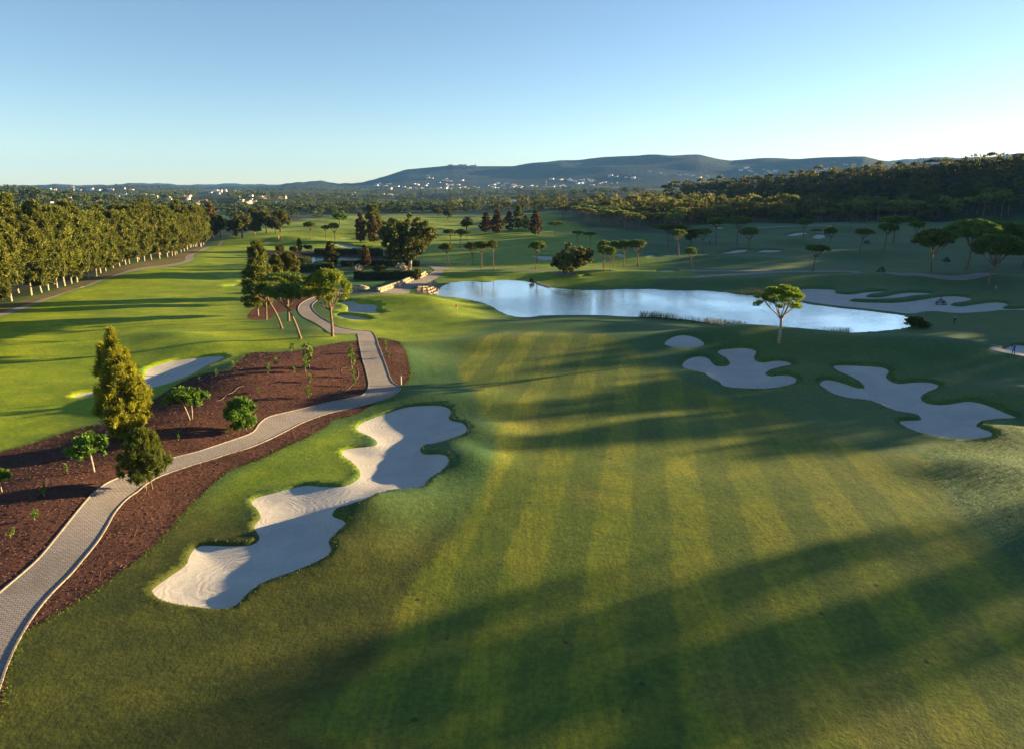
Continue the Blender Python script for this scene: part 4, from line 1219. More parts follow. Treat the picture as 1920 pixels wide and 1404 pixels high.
# hillside wood on the right
wf = np.stack(drop([1095,1180,1290,1340,1450,1600,1700,1790,1925], [404,412,424,421,417,417,415,413,412]), 1)
back = []
for u in (300, 387, 480, 577, 614, 650):
    t = np.interp(u, _RU, _RT) + 70
    back.append((SDX * t - SDY * u, SDY * t + SDX * u))
WOOD = np.vstack([wf, np.array(back)])
def sample_poly(P, n, r, mind):
    out = []
    lo, hi = P.min(0), P.max(0)
    tries = 0
    grid = {}
    while len(out) < n and tries < n * 60:
        tries += 1
        p = lo + (hi - lo) * r.random(2)
        if not inside(P, p[:1], p[1:])[0]: continue
        g = (int(p[0] // mind), int(p[1] // mind))
        if any((p[0] - q[0]) ** 2 + (p[1] - q[1]) ** 2 < mind ** 2 for dx in (-1, 0, 1) for dy in (-1, 0, 1) for q in grid.get((g[0] + dx, g[1] + dy), ())): continue
        grid.setdefault(g, []).append(p); out.append(p)
    return np.array(out)
wr = np.random.default_rng(17)
wp = sample_poly(WOOD, 1500, wr, 6.2)
wp = wp[np.argsort(np.hypot(wp[:, 0], wp[:, 1]))]
infr = wp[:, 0] < 0.80 * wp[:, 1]
near = np.nonzero(infr)[0][:260]
for i in near:
    x, y = wp[i]
    px = 960 + FP * x / (y * CP + CAMH * SP)
    k = wr.choice(['umb0','umb1','umb2','umb3','dom0','dom1','con0','con1','dom2'] if px < 1600 else ['umb0','umb1','umb2','umb3','umb0','umb1','dom1','con2'])
    wood_tree(k, x, y, 7.5 + 9.5 * wr.random() ** 1.7, wr.uniform(8.0, 12.5), 'tree of the dense dark wood covering the right hillside', 'trees of the dark wood on the right hillside')
rest = np.setdiff1d(np.arange(len(wp)), near)
scatter_mesh('wood', wp[rest], ['umb', 'umb', 'dom', 'con', 'dom'], 7.5 + 9.5 * wr.random(len(rest)) ** 1.7, wr.uniform(8, 12, len(rest)), M['oliveg'], wr, leaf=1.1)

# the wood goes on over the rise beyond the right edge of the picture and throws its shade over the course
off = []
wr2 = np.random.default_rng(5)
for u in np.arange(50, 330, 5.0):
    tr_, w_ = np.interp(u, _RU, _RT), np.interp(u, _RU, _RW)
    for k in range(4):
        t = tr_ + wr2.uniform(-28, 45); uu = u + wr2.uniform(-2.5, 2.5)
        x, y = SDX * t - SDY * uu, SDY * t + SDX * uu
        if x > 0.80 * y + 8: off.append((x, y))
for u in np.arange(-30, 34, 3.4):          # unseen trees added to shade the foreground; gaps leave streaks of light
    t = 212 + wr2.uniform(-14, 26)
    if wr2.random() < 0.8: off.append((SDX * t - SDY * (u + wr2.uniform(-1, 1)), SDY * t + SDX * u))
off = np.array(off)
scatter_mesh('unseen_wood_edge', off, ['umb', 'dom', 'umb', 'dom'], wr.uniform(9, 13, len(off)), wr.uniform(7.5, 11, len(off)), M['oliveg'], wr, leaf=1.1)

# the pine grove in front of the wood
gpoly = np.stack(drop([1048,1095,1180,1265,1290,1270,1180,1090], [408,424,434,442,434,416,408,402]), 1)
gp = sample_poly(gpoly, 62, wr, 5.5)
for x, y in gp:
    wood_tree(wr.choice(['umb0', 'umb1', 'umb2', 'umb3']), x, y, wr.uniform(8.0, 10.0), wr.uniform(8.0, 11.0), 'flat-topped pine of the crowded grove in front of the dark wood', 'pines of the crowded grove in front of the dark wood')

# dark trees along the far edge of the course
for i in range(46):
    px = 640 + i * 11.8 + wr.uniform(-6, 6)
    pb = np.interp(px, [640, 780, 850, 960, 1100, 1180], [398, 396, 398, 396, 398, 404]) + wr.uniform(-5, 3)
    x, y = drop(px, pb); x, y = float(x[0]), float(y[0])
    h = max(6.0, height_at(y, np.interp(px, [640, 860, 940, 1060, 1180], [378, 372, 364, 366, 376]) + wr.uniform(-4, 9)) - Hz(x, y))
    wood_tree(wr.choice(['dom0', 'dom1', 'dom2', 'con0', 'con1', 'dom3']), x, y, h, wr.uniform(9, 15), 'dark tree of the belt along the far edge of the course', 'trees of the belt along the far edge of the course')

# the wooded valley behind the course, far off
vp = []
while len(vp) < 6800:
    r_ = math.sqrt(wr.uniform(430 ** 2, 4300 ** 2)) if wr.random() < .62 else wr.uniform(430, 2200)
    a = R(wr.uniform(-41, 24))
    x, y = r_ * sin(a), r_ * cos(a)
    px = 960 + FP * x / (y * CP + CAMH * SP)
    if px > 430 and r_ < np.interp(px, [430, 560, 640, 1000, 1200], [520, 560, 700, 720, 640]): continue
    if px > 1060 and r_ < 900 and x > 60: continue
    if px <= 430 and x > -0.42 * y - 40: continue
    if waves_far(np.array([x * 2.2]), np.array([y * 2.2]))[0] > .95: continue
    vp.append((x, y))
for _ in range(700):
    vp.append((-560 + 190 * wr.normal(), 770 + 170 * wr.normal()))
vp = np.array([v for v in vp if v[0] < 0.9 * v[1] and not (v[0] > -0.47 * v[1] - 45 and v[0] < -0.1 * v[1] and v[1] < 520)])
scatter_mesh('valley_wood', vp, ['dom', 'con', 'umb', 'dom', 'dom'], wr.uniform(6, 12, len(vp)), wr.uniform(9, 15, len(vp)), M['valley'], wr, leaf=1.2)

# ------------------------------------------------------------------ small solids
class MB:
    def __init__(s): s.bm = bmesh.new()
    def box(s, c, d, bevel=0.0, rot=0.0, taper=1.0):
        r = bmesh.ops.create_cube(s.bm, size=1.0)
        vs = r['verts']
        ca, sa = cos(rot), sin(rot)
        for v in vs:
            k = taper if v.co.z > 0 else 1.0
            x, y, z = v.co.x * d[0] * k, v.co.y * d[1] * k, v.co.z * d[2]
            v.co = (c[0] + x * ca - y * sa, c[1] + x * sa + y * ca, c[2] + z)
        if bevel:
            es = list({e for v in vs for e in v.link_edges})
            bmesh.ops.bevel(s.bm, geom=es, offset=bevel, segments=2, affect='EDGES')
        return s
    def tubes(s, P, rad, seg=8):
        V, F = tube(P, np.broadcast_to(np.asarray(rad, float), (len(P),)), seg)
        vs = [s.bm.verts.new(v) for v in V]
        for f in F: s.bm.faces.new([vs[i] for i in f])
        s.bm.faces.new(vs[:seg][::-1]); s.bm.faces.new(vs[-seg:])
        return s
    def wheel(s, c, rad, wid, axis='x', tyre=True):
        seg = 20
        prof = [(rad * .62, -wid / 2), (rad * .94, -wid / 2), (rad, -wid * .3), (rad, wid * .3), (rad * .94, wid / 2), (rad * .62, wid / 2)] if tyre else [(0.0, -wid * .4), (rad * .64, -wid * .4), (rad * .64, wid * .4), (0.0, wid * .4)]
        rings = []
        for k in range(seg):
            a = 2 * pi * k / seg
            ring = []
            for r_, o in prof:
                p = (c[0] + o, c[1] + r_ * cos(a), c[2] + r_ * sin(a)) if axis == 'x' else (c[0] + r_ * cos(a), c[1] + o, c[2] + r_ * sin(a))
                ring.append(s.bm.verts.new(p))
            rings.append(ring)
        m = len(prof)
        for k in range(seg):
            A, B = rings[k], rings[(k + 1) % seg]
            for j in range(m if tyre else m - 1):
                s.bm.faces.new([A[j], A[(j + 1) % m], B[(j + 1) % m], B[j]])
        return s
    def poly(s, pts, z0, z1):
        a = [s.bm.verts.new((x, y, z0)) for x, y in pts]; b = [s.bm.verts.new((x, y, z1)) for x, y in pts]
        s.bm.faces.new(a[::-1]); s.bm.faces.new(b)
        for i in range(len(pts)): s.bm.faces.new([a[i], a[(i + 1) % len(pts)], b[(i + 1) % len(pts)], b[i]])
        return s
    def mesh(s, name, m):
        bmesh.ops.recalc_face_normals(s.bm, faces=s.bm.faces[:])
        me = bpy.data.meshes.new(name); s.bm.to_mesh(me); s.bm.free()
        for q in (m if isinstance(m, list) else [m]): me.materials.append(q)
        return me
    def obj(s, name, m, parent=None):
        o = bpy.data.objects.new(name, s.mesh(name, m)); COL.objects.link(o)
        if parent: o.parent = parent
        return o

def thing(name, label, cat, loc, rz=0.0, group=None):
    e = bpy.data.objects.new(name, None); COL.objects.link(e)
    e.location = loc; e.rotation_euler = (0, 0, rz); e.empty_display_size = 0.3
    e['label'] = label; e['category'] = cat
    if group: e['group'] = group
    return e
def at(px, py, far=False):
    x, y = drop(px, py, far)
    f = Hall if far else H
    return float(x[0]), float(y[0]), float(f(x, y)[0])

# kerbs along the paved path
pathob = [o for o in COL.objects if o.name == 'path' or o.name.startswith('path.')][-1]
for side in (PATH_OUT[1:], PATH_IN[11:]):
    C = trace(side, 0.6, False)
    t = np.gradient(C, axis=0); t /= np.hypot(t[:, 0], t[:, 1])[:, None]
    n_ = np.stack([-t[:, 1], t[:, 0]], 1)
    zc = H(C[:, 0], C[:, 1])
    prof = [(-0.07, -0.2), (-0.07, 0.05), (-0.05, 0.065), (0.05, 0.065), (0.07, 0.05), (0.07, -0.2)]
    V = np.concatenate([np.column_stack([C + n_ * a, zc + b]) for a, b in prof])
    m = len(C); F = []
    for j in range(5):
        i = np.arange(m - 1); F.append(np.stack([j * m + i, j * m + i + 1, (j + 1) * m + i + 1, (j + 1) * m + i], 1))
    o = bpy.data.objects.new('kerb', mesh_from('kerb', V, np.concatenate(F), [M['kerb']], smooth=False)); COL.objects.link(o); o.parent = pathob

# hedges
def hedge(pts, wid, hgt, label):
    P = np.stack(drop(*np.array(pts, float).T), 1)
    C = resample(P, 0.35, False)
    t = np.gradient(C, axis=0); t /= np.hypot(t[:, 0], t[:, 1])[:, None]
    n_ = np.stack([-t[:, 1], t[:, 0]], 1)
    mid = P.mean(0); z0 = Hz(*mid)
    r = np.random.default_rng(int(abs(mid[0]) * 100))
    e = thing('hedge', label, 'hedge', (mid[0], mid[1], z0))
    L = len(C)
    n = int(L * 0.35 * (2 * hgt + wid) * 42)
    i = r.integers(0, L, n)
    per = r.random(n) * (2 * hgt + wid)
    lat = np.where(per < hgt, 0, np.where(per < hgt + wid, per - hgt, wid))
    hh = np.where(per < hgt, per, np.where(per < hgt + wid, hgt, 2 * hgt + wid - per))
    bmp = 0.10 * np.sin(i * 0.35) + 0.08 * np.sin(i * 0.83 + 1)
    hh = hh * (1 + bmp * 0.6)
    K = np.column_stack([C[i] + n_[i] * (lat + r.normal(size=n) * 0.09)[:, None], hh + z0 + r.normal(size=n) * 0.07]) - np.array([mid[0], mid[1], z0])
    Vv, F = cards(K, unit(r.normal(size=(n, 3))), 0.24, 0.17, r)
    ne = int(wid * hgt * 60)
    for end in (0, L - 1):
        Ke = np.column_stack([C[end] + n_[end] * (wid * r.random(ne))[:, None] + t[end] * (r.normal(size=ne) * .12)[:, None], z0 + hgt * r.random(ne)]) - np.array([mid[0], mid[1], z0])
        Ve, Fe = cards(Ke, unit(r.normal(size=(ne, 3))), 0.26, 0.2, r)
        F = np.concatenate([F, Fe + len(Vv)]); Vv = np.concatenate([Vv, Ve])
    tt = np.repeat(np.clip(np.concatenate([0.5 + 0.3 * np.sin(i * 0.21), np.full(2 * ne, .5)]) + 0.3 * r.normal(size=n + 2 * ne), 0, 1), 4)
    o = bpy.data.objects.new('foliage', mesh_from('foliage', Vv, F, [M['hedge']], tint=tt, smooth=False)); COL.objects.link(o); o.parent = e
    k = np.arange(0, L, 3)
    V = np.concatenate([np.column_stack([C[k] + n_[k] * a, np.full(len(k), z0 + b)]) - np.array([mid[0], mid[1], z0]) for a, b in ((0.1, -0.1), (0.1, hgt * .93), (wid - 0.1, hgt * .93), (wid - 0.1, -0.1))])
    m = len(k); F = []
    for j in range(3):
        q = np.arange(m - 1); F.append(np.stack([j * m + q, j * m + q + 1, (j + 1) * m + q + 1, (j + 1) * m + q], 1))
    F.append(np.array([[0, m, 2 * m, 3 * m], [m - 1, 2 * m - 1, 3 * m - 1, 4 * m - 1]]))
    o = bpy.data.objects.new('stems', mesh_from('stems', V, np.concatenate(F), [M['hedge']], smooth=False)); COL.objects.link(o); o.parent = e
hedge([(664,524),(700,526),(787,526)], 1.6, 2.3, 'long clipped front hedge of the garden, behind the sunlit lawn')
hedge([(590,512),(592,508),(622,508)], 4.0, 2.0, 'square clipped hedge left of the garden, beside the paved walk')
hedge([(641,499),(710,499),(783,500)], 2.0, 1.7, 'long middle hedge behind the white flowering bushes')
hedge([(590,476),(630,477),(672,477)], 3.0, 1.9, 'rear hedge along the far side of the garden pond')
hedge([(696,481),(718,481)], 4.0, 2.4, 'short tall hedge at the rear right corner of the garden')
hedge([(465,484),(480,484)], 3.0, 2.0, 'small dark hedge left of the feathery trees')
hedge([(506,498),(524,498)], 4.0, 2.3, 'dark hedge block behind the pine group')
hedge([(551,496),(573,497)], 4.0, 2.0, 'dark hedge block left of the garden pond')
hedge([(718,489),(745,494),(775,497)], 1.5, 1.2, 'low hedge running towards the massive dark tree')

# stone walls
def stones(rows, label, name, step=1.0):
    """rows of rough blocks; rows = list of (pixel polyline, base height, block height)"""
    P0 = np.stack(drop(*np.array(rows[0][0], float).T), 1).mean(0)
    z0 = Hz(*P0)
    mb = MB()
    r = random.Random(5)
    for pts, zb, bh, inset in rows:
        C = resample(np.stack(drop(*np.array(pts, float).T), 1), step, False)
        t = np.gradient(C, axis=0)
        for (x, y), d in zip(C, t):
            a = math.atan2(d[1], d[0])
            zz_ = Hz(x, y)
            mb.box((x - P0[0] + r.uniform(-.05, .05) - sin(a) * inset, y - P0[1] + r.uniform(-.05, .05) + cos(a) * inset, zz_ - z0 + zb + bh / 2), (step * r.uniform(.86, .98), r.uniform(.55, .75), bh * r.uniform(.9, 1.05)), 0.06, a + r.uniform(-.06, .06))
    o = mb.obj(name, M['stone']); o.location = (P0[0], P0[1], z0)
    o['label'] = label; o['category'] = 'stone wall'
wl = [(716,548.5),(735,542),(760,533.5),(772,527.5),(787,523.5),(801,516.5)]
stones([(wl, -0.1, .65, .5), (wl, .5, .55, .9)], 'low two-step limestone wall along the path at the lake corner', 'stone_wall', 1.1)
stones([([(786,551.5),(803,552),(815,549),(820,540)], -0.3, .5, -.2), ([(785,549.5),(802,549.5),(813,546),(818,538)], 0.0, .5, 0), ([(785,547),(800,546.5),(811,543),(816,536)], .35, .45, 0), ([(786,544.5),(799,543.5),(809,539.5),(814,534)], .65, .4, 0)],
       'stepped limestone bank where the path meets the lake', 'stone_bank', 1.2)
stones([([(1008,531),(1018,535),(1030,538.5)], -0.2, .5, 0)], 'row of stones on the far lake bank', 'stone_row', 1.0)
x, y, z = at(676, 545)
bm_ = bmesh.new(); bmesh.ops.create_icosphere(bm_, subdivisions=3, radius=1)
rr_ = np.random.default_rng(2)
for v in bm_.verts:
    n_ = 0.12 * math.sin(5 * v.co.x + 2) * math.cos(4 * v.co.y) + 0.08 * math.sin(9 * v.co.z + 3 * v.co.x)
    v.co *= 1 + n_
    v.co.x *= 2.3; v.co.y *= 1.2; v.co.z = max(v.co.z, -0.4) * 1.0
me = bpy.data.meshes.new('boulder'); bm_.to_mesh(me); bm_.free(); me.materials.append(M['stone'])
o = bpy.data.objects.new('boulder', me); COL.objects.link(o); o.location = (x, y, z + .3)
o['label'] = 'long flat boulder on the lawn right of the tall umbrella pine'; o['category'] = 'boulder'

# reeds
def reeds(name, pts, n, hgt, seed, spread=0.5):
    r = np.random.default_rng(seed)
    P = resample(np.stack(G0(*np.array(pts, float).T, z=-0.9), 1), 0.3, False)
    dens = 0.7 + np.clip(np.sin(np.arange(len(P)) * 0.11 + seed) + np.sin(np.arange(len(P)) * 0.043), 0, 2)
    i = r.choice(len(P), n, p=dens / dens.sum())
    C = P[i] + r.normal(size=(n, 2)) * spread
    h = hgt * (0.45 + 0.55 * r.random(n)) * (0.6 + 0.4 * np.clip(dens[i], 0, 1.2))
    D = unit(np.column_stack([r.normal(size=(n, 2)) * 0.12, np.ones(n)]))
    V, F = cards(np.column_stack([C, -1.05 + h / 2]), D, h, 0.045 + 0.03 * r.random(n), r)
    o = bpy.data.objects.new(name, mesh_from(name, V, F, [M['reed']], tint=np.repeat(r.random(n), 4), smooth=False)); COL.objects.link(o); o['kind'] = 'stuff'
reeds('reeds', [(1200,595),(1237,597.5),(1294,603.5),(1350,610.5),(1400,617)], 1500, 1.5, 1, .35)
reeds('reeds', [(1430,622),(1500,626.5),(1540,628),(1592,628)], 900, 1.5, 2, .35)
reeds('reeds', [(1380,549),(1402,552),(1425,551)], 500, 1.1, 4)
plant('shrub', 1718, 613, 593, 46, 'dark reedy bush at the right-hand tip of the lake', None, 0.5)
plant('shrub', 997, 531, 521, 12, 'dark bush at the water edge of the far lake shore', None, 0.5)

# saplings and hoses on the mulch
SAP = [(580,692,640,16),(574,700,664,10),(581,718,700,9),(579,746,722,10),(661,692,646,14),(662,708,690,7),(665,724,706,7),(503,701,680,8),(517,689,668,7),(547,660,642,8),(724,657,637,8),(729,671,657,7),(335,826,806,6),(427,817,800,7),(552,700,684,7),(374,712,700,6),(405,705,692,6),(437,690,676,6),(484,736,726,8),(125,884,868,8),(66,975,955,12),(20,1008,990,10),(83,930,908,12)]
order = sorted(range(len(SAP)), key=lambda i: SAP[i][0])
words = ['first','second','third','fourth','fifth','sixth','seventh','eighth','ninth','tenth','eleventh','twelfth','thirteenth','fourteenth','fifteenth','sixteenth','seventeenth','eighteenth','nineteenth','twentieth','twenty-first','twenty-second','twenty-third']
sap_r = np.random.default_rng(9)
sp = []
for k in range(3):
    nk = 12
    K = np.column_stack([sap_r.normal(size=(nk, 2)) * 0.14, np.linspace(0.35, 1.0, nk)])
    V, F, t = puffs(K, 0.15, 12, 0.12, sap_r, flat=1.0, up=0.8, elong=1.8)
    sp.append((mesh_from('leaves', V, F, [M['bright']], tint=t, smooth=False), mesh_from('stem', *tube(curve((0, 0, -0.1), (0.03, 0, 1.0), sap_r, .06, 5), np.linspace(.03, .012, 5), 5), [M['bark_pale']])))
for q, i in enumerate(order):
    px, pb, pt, pw = SAP[i]
    x, y, z = at(px, pb)
    hgt = max(0.5, height_at(y, pt) - z); wid = pw * (y * CP + CAMH * SP) / FP
    e = thing('sapling', f'thin young sapling on the mulch bed, {words[q]} of the saplings counted from the left', 'sapling', (x, y, z), sap_r.random() * 6, 'saplings planted on the mulch bed')
    e.scale = (wid / .55, wid / .55, hgt / 1.1)
    for nm, me in zip(('leaves', 'stem'), sp[q % 3]):
        o = bpy.data.objects.new(nm, me); COL.objects.link(o); o.parent = e
for pts, lab in (([(372,716),(388,706),(405,700),(440,697),(452,692)], 'pale irrigation hose curving along the top of the mulch bed'),
                 ([(405,752),(416,749),(424,741),(436,736),(446,727),(458,723)], 'short pale irrigation hose lying on the middle of the mulch bed'),
                 ([(645,735),(655,728),(668,712),(672,704),(668,690),(645,690),(640,697),(644,702)], 'looped pale irrigation hose beside the straight part of the paved path')):
    C = trace(pts, 0.4, False)
    V, F = tube(np.column_stack([C, H(C[:, 0], C[:, 1]) + 0.03]), np.full(len(C), 0.02), 5)
    o = bpy.data.objects.new('irrigation_hose', mesh_from('irrigation_hose', V, F, [M['kerb']])); COL.objects.link(o); o['label'] = lab; o['category'] = 'hose'

# loose bark chips and ragged turf
def scatter_on(P, n, r):
    lo, hi = P.min(0), P.max(0)
    q = lo + (hi - lo) * r.random((n * 4, 2))
    q = q[inside(P, q[:, 0], q[:, 1])]
    return q[:n]
cr_ = np.random.default_rng(12)
q = scatter_on(MULCH_W, 26000, cr_)
q = q[~inside(PATH_W, q[:, 0], q[:, 1])]
q = q[(q[:, 1] > 20) & (q[:, 0] > -62)]
D = unit(np.column_stack([cr_.normal(size=(len(q), 2)), cr_.normal(size=len(q)) * .35]))
V, F = cards(np.column_stack([q, H(q[:, 0], q[:, 1]) + .03]), D, .16 * (.5 + cr_.random(len(q))), .06, cr_)
o = bpy.data.objects.new('bark_chips', mesh_from('bark_chips', V, F, [M['chips']], smooth=False)); COL.objects.link(o); o['kind'] = 'stuff'
gq = []
for P, n, sp_ in ((REG['main']['rim'], 2600, .18), (REG['long']['rim'], 5000, .25), (REG['lobed']['rim'], 3000, .25), (MULCH_W, 12000, .22)):
    C = resample(P, .05)
    i = cr_.integers(0, len(C), n)
    c = C[i] + cr_.normal(size=(n, 2)) * sp_
    gq.append(c)
ro_ = trace([(1730,850),(1790,945),(1850,1005),(1920,1068),(2100,1200),(2250,900),(1950,800),(1860,815)], 1.5)
gq.append(scatter_on(ro_, 9000, cr_))
gq = np.concatenate(gq)
ok = gq[:, 1] > 18
for P in [PATH_W] + [k['sand'] for k in REG.values()]: ok &= ~inside(P, gq[:, 0], gq[:, 1])
inm = inside(MULCH_W, gq[:, 0], gq[:, 1]); ok &= ~inm | (sdf(MULCH_W, gq[:, 0], gq[:, 1], 1.0) < .22)
gq = gq[ok]
hh = .05 + .08 * cr_.random(len(gq))
D = unit(np.column_stack([cr_.normal(size=(len(gq), 2)) * .45, np.ones(len(gq))]))
V, F = cards(np.column_stack([gq, H(gq[:, 0], gq[:, 1]) + hh * .42]), D, hh, .035 + .03 * cr_.random(len(gq)), cr_)
o = bpy.data.objects.new('grass', mesh_from('grass', V, F, [M['blade']], tint=np.repeat(cr_.random(len(gq)), 4), smooth=False)); COL.objects.link(o); o['kind'] = 'stuff'

# posts and flag
def post(px, py, h, r_, label, m='post', cap=True):
    x, y, z = at(px, py)
    e = thing('marker_post', label, 'post', (x, y, z))
    MB().tubes([(0, 0, -.1), (0, 0, h)], r_, 10).obj('shaft', M[m], e)
    MB().box((0, 0, h + .03), (r_ * 2.6, r_ * 2.6, .08), .015).obj('cap', M['kerb'], e)
post(752, 721, 1.15, .10, 'pale square-capped post on the corner of the mulch bed by the path bend')
post(876, 502, 1.3, .12, 'dark post on the lawn beyond the left end of the lake', 'green_post')
post(1331, 458, 1.4, .16, 'dark green post beside the sunlit pines on the right slope', 'green_post')
x, y, z = at(858, 591)
e = thing('golf_flag', 'orange flag on a thin stick on the green beside the lake', 'flag', (x, y, z))
MB().tubes([(0, 0, -.1), (0, 0, 2.1)], .022, 8).obj('stick', M['post'], e)
fl = bmesh.new()
g_ = [[fl.verts.new((.02 - .5 * u, .03 * sin(u * 6), 2.05 - .36 * v)) for v in (0, .5, 1)] for u in np.linspace(0, 1, 7)]
for a in range(6):
    for b in range(2): fl.faces.new([g_[a][b], g_[a + 1][b], g_[a + 1][b + 1], g_[a][b + 1]])
bmesh.ops.solidify(fl, geom=fl.faces[:], thickness=.008)
me = bpy.data.meshes.new('flag_cloth'); fl.to_mesh(me); fl.free(); me.materials.append(M['orange'])
o = bpy.data.objects.new('flag_cloth', me); COL.objects.link(o); o.parent = e

# ------------------------------------------------------------------ people
def person(px, py, label, shirt, trousers, pose='stand', rz=0.0, scale=1.0, loc=None, hat='khaki'):
    st = pose in ('stand', 'rake')
    J, rad, E = [], [], []
    def v(p, r_, to=None):
        J.append(p); rad.append(r_)
        if to is not None: E.append((to, len(J) - 1))
        return len(J) - 1
    b = 0.0 if st else -0.42
    ln = 0.10 if pose == 'rake' else 0.03
    pel = v((0, 0, .95 + b), .135)
    sp1 = v((0, ln * .4, 1.18 + b), .125, pel); ch = v((0, ln, 1.37 + b), .15, sp1)
    nk = v((0, ln + .02, 1.51 + b), .055, ch); hd = v((0, ln + .05, 1.61 + b), .088, nk); ht = v((0, ln + .05, 1.72 + b), .075, hd)
    v((0, ln + .14, 1.60 + b), .022, hd)
    for s in (-1, 1):
        hp = v((s * .10, 0, .89 + b), .092, pel)
        if st:
            kn = v((s * .12, .03 + s * .04, .50), .062, hp); an = v((s * .12, s * .05, .09), .042, kn); v((s * .13, .17 + s * .05, .04), .036, an)
        else:
            kn = v((s * .15, .42, .55), .066, hp); an = v((s * .15, .48, .12), .044, kn); v((s * .15, .64, .07), .036, an)
        sh = v((s * .20, ln, 1.42 + b), .062, ch)
        if pose == 'stand':
            el = v((s * .27, ln - .02, 1.14), .044, sh); wr_ = v((s * .26, .10, .90), .030, el); pm = v((s * .255, .13, .82), .030, wr_); dv = (0, .25, -.97)
        else:
            el = v((s * .28, .18, 1.18 + b), .044, sh); wr_ = v((s * .14, .40, 1.10 + b), .030, el); pm = v((s * .11, .47, 1.08 + b), .030, wr_); dv = (-.2 * s, .8, -.5)
        for q in range(4):
            L = (.075, .085, .08, .062)[q]
            o_ = (q - 1.5) * .019
            m1 = v((J[pm][0], J[pm][1] + o_ + dv[1] * .04, J[pm][2] + dv[2] * .04), .009, pm)
            v((J[m1][0] - s * .012, J[m1][1] + dv[1] * L * .7, J[m1][2] + dv[2] * L * .7), .008, m1)
        v((J[pm][0] - s * .03, J[pm][1] + .03, J[pm][2] - .01), .010, pm)
    me = bpy.data.meshes.new('person'); me.from_pydata(J, E, [])
    tmp = bpy.data.objects.new('person', me); COL.objects.link(tmp)
    tmp.modifiers.new('skin', 'SKIN'); 
    for i, r_ in enumerate(rad):
        sv = me.skin_vertices[0].data[i]; sv.radius = (r_, r_ * (.78 if i in (0, 1, 2) else 1)); sv.use_root = i == 0
    ss = tmp.modifiers.new('sub', 'SUBSURF'); ss.levels = ss.render_levels = 1
    dg = bpy.context.evaluated_depsgraph_get()
    body = bpy.data.meshes.new_from_object(tmp.evaluated_get(dg))
    bpy.data.objects.remove(tmp); bpy.data.meshes.remove(me)
    body.materials.clear()
    for m in (shirt, trousers, 'skin', 'black'): body.materials.append(M[m])
    for p in body.polygons:
        c = p.center; p.use_smooth = True
        if c.z > 1.49 + b: k = 2
        elif st and abs(c.x) > .2 and c.z < .92: k = 2
        elif not st and c.y > .41 and c.z > .55: k = 2
        elif pose == 'rake' and c.y > .41 and c.z > 1.0: k = 2
        elif c.z < .10: k = 3
        elif (c.z < .97 + b): k = 1
        else: k = 0
        p.material_index = k
    o = bpy.data.objects.new('person', body); COL.objects.link(o)
    if loc is None: loc = at(px, py)
    o.location = loc; o.rotation_euler = (0, 0, rz); o.scale = (scale,) * 3
    o['label'] = label; o['category'] = 'person'
    hb = bmesh.new()
    bmesh.ops.create_uvsphere(hb, u_segments=14, v_segments=8, radius=.108)
    for q in hb.verts[:]:
        q.co.z = max(q.co.z, -.005) * .95; q.co.z += 1.665 + b; q.co.y += ln + .05
    brim = bmesh.ops.create_circle(hb, cap_ends=True, segments=14, radius=.16)['verts']
    for q in brim: q.co.z += 1.664 + b; q.co.y += ln + .09
    hm = bpy.data.meshes.new('hat'); hb.to_mesh(hm); hb.free(); hm.materials.append(M[hat])
    h = bpy.data.objects.new('hat', hm); COL.objects.link(h); h.parent = o
    return o
person(1789, 608, 'person in dark clothes and pale hat standing on the shaded grass behind the lake tip', 'navy', 'navy', 'stand', 2.0, .82, hat='post')
person(1866, 547, 'person in a salmon top standing near the large leaning pine', 'pink', 'khaki', 'stand', 2.6, .9, hat='black')
po = person(1900, 663, 'person in blue raking the shaded bunker at the right edge', 'blue', 'blue', 'rake', 1.9, 1.0, hat='black')
person(523, 450, 'person in salmon clothes standing on a far mound, left of two', 'pink', 'pink', 'stand', 1.0, 1.0, hat='post')
person(529, 450, 'person in dark clothes standing on a far mound, right of two', 'navy', 'khaki', 'stand', 2.0, 1.0, hat='post')
x, y, z = at(1900, 663)
rk = thing('rake', 'long-handled rake held by the person in blue', 'rake', (x, y, z), 1.9)
MB().tubes([(0, .35, 1.35), (0, .52, 1.02), (0, 1.25, .04)], .016, 6).obj('handle', M['post'], rk)
mb = MB().box((0, 1.26, .05), (.6, .04, .04), .008)
for q in range(9): mb.box((-.26 + q * .065, 1.27, .02), (.014, .014, .07))
mb.obj('rake_head', M['metal'], rk)

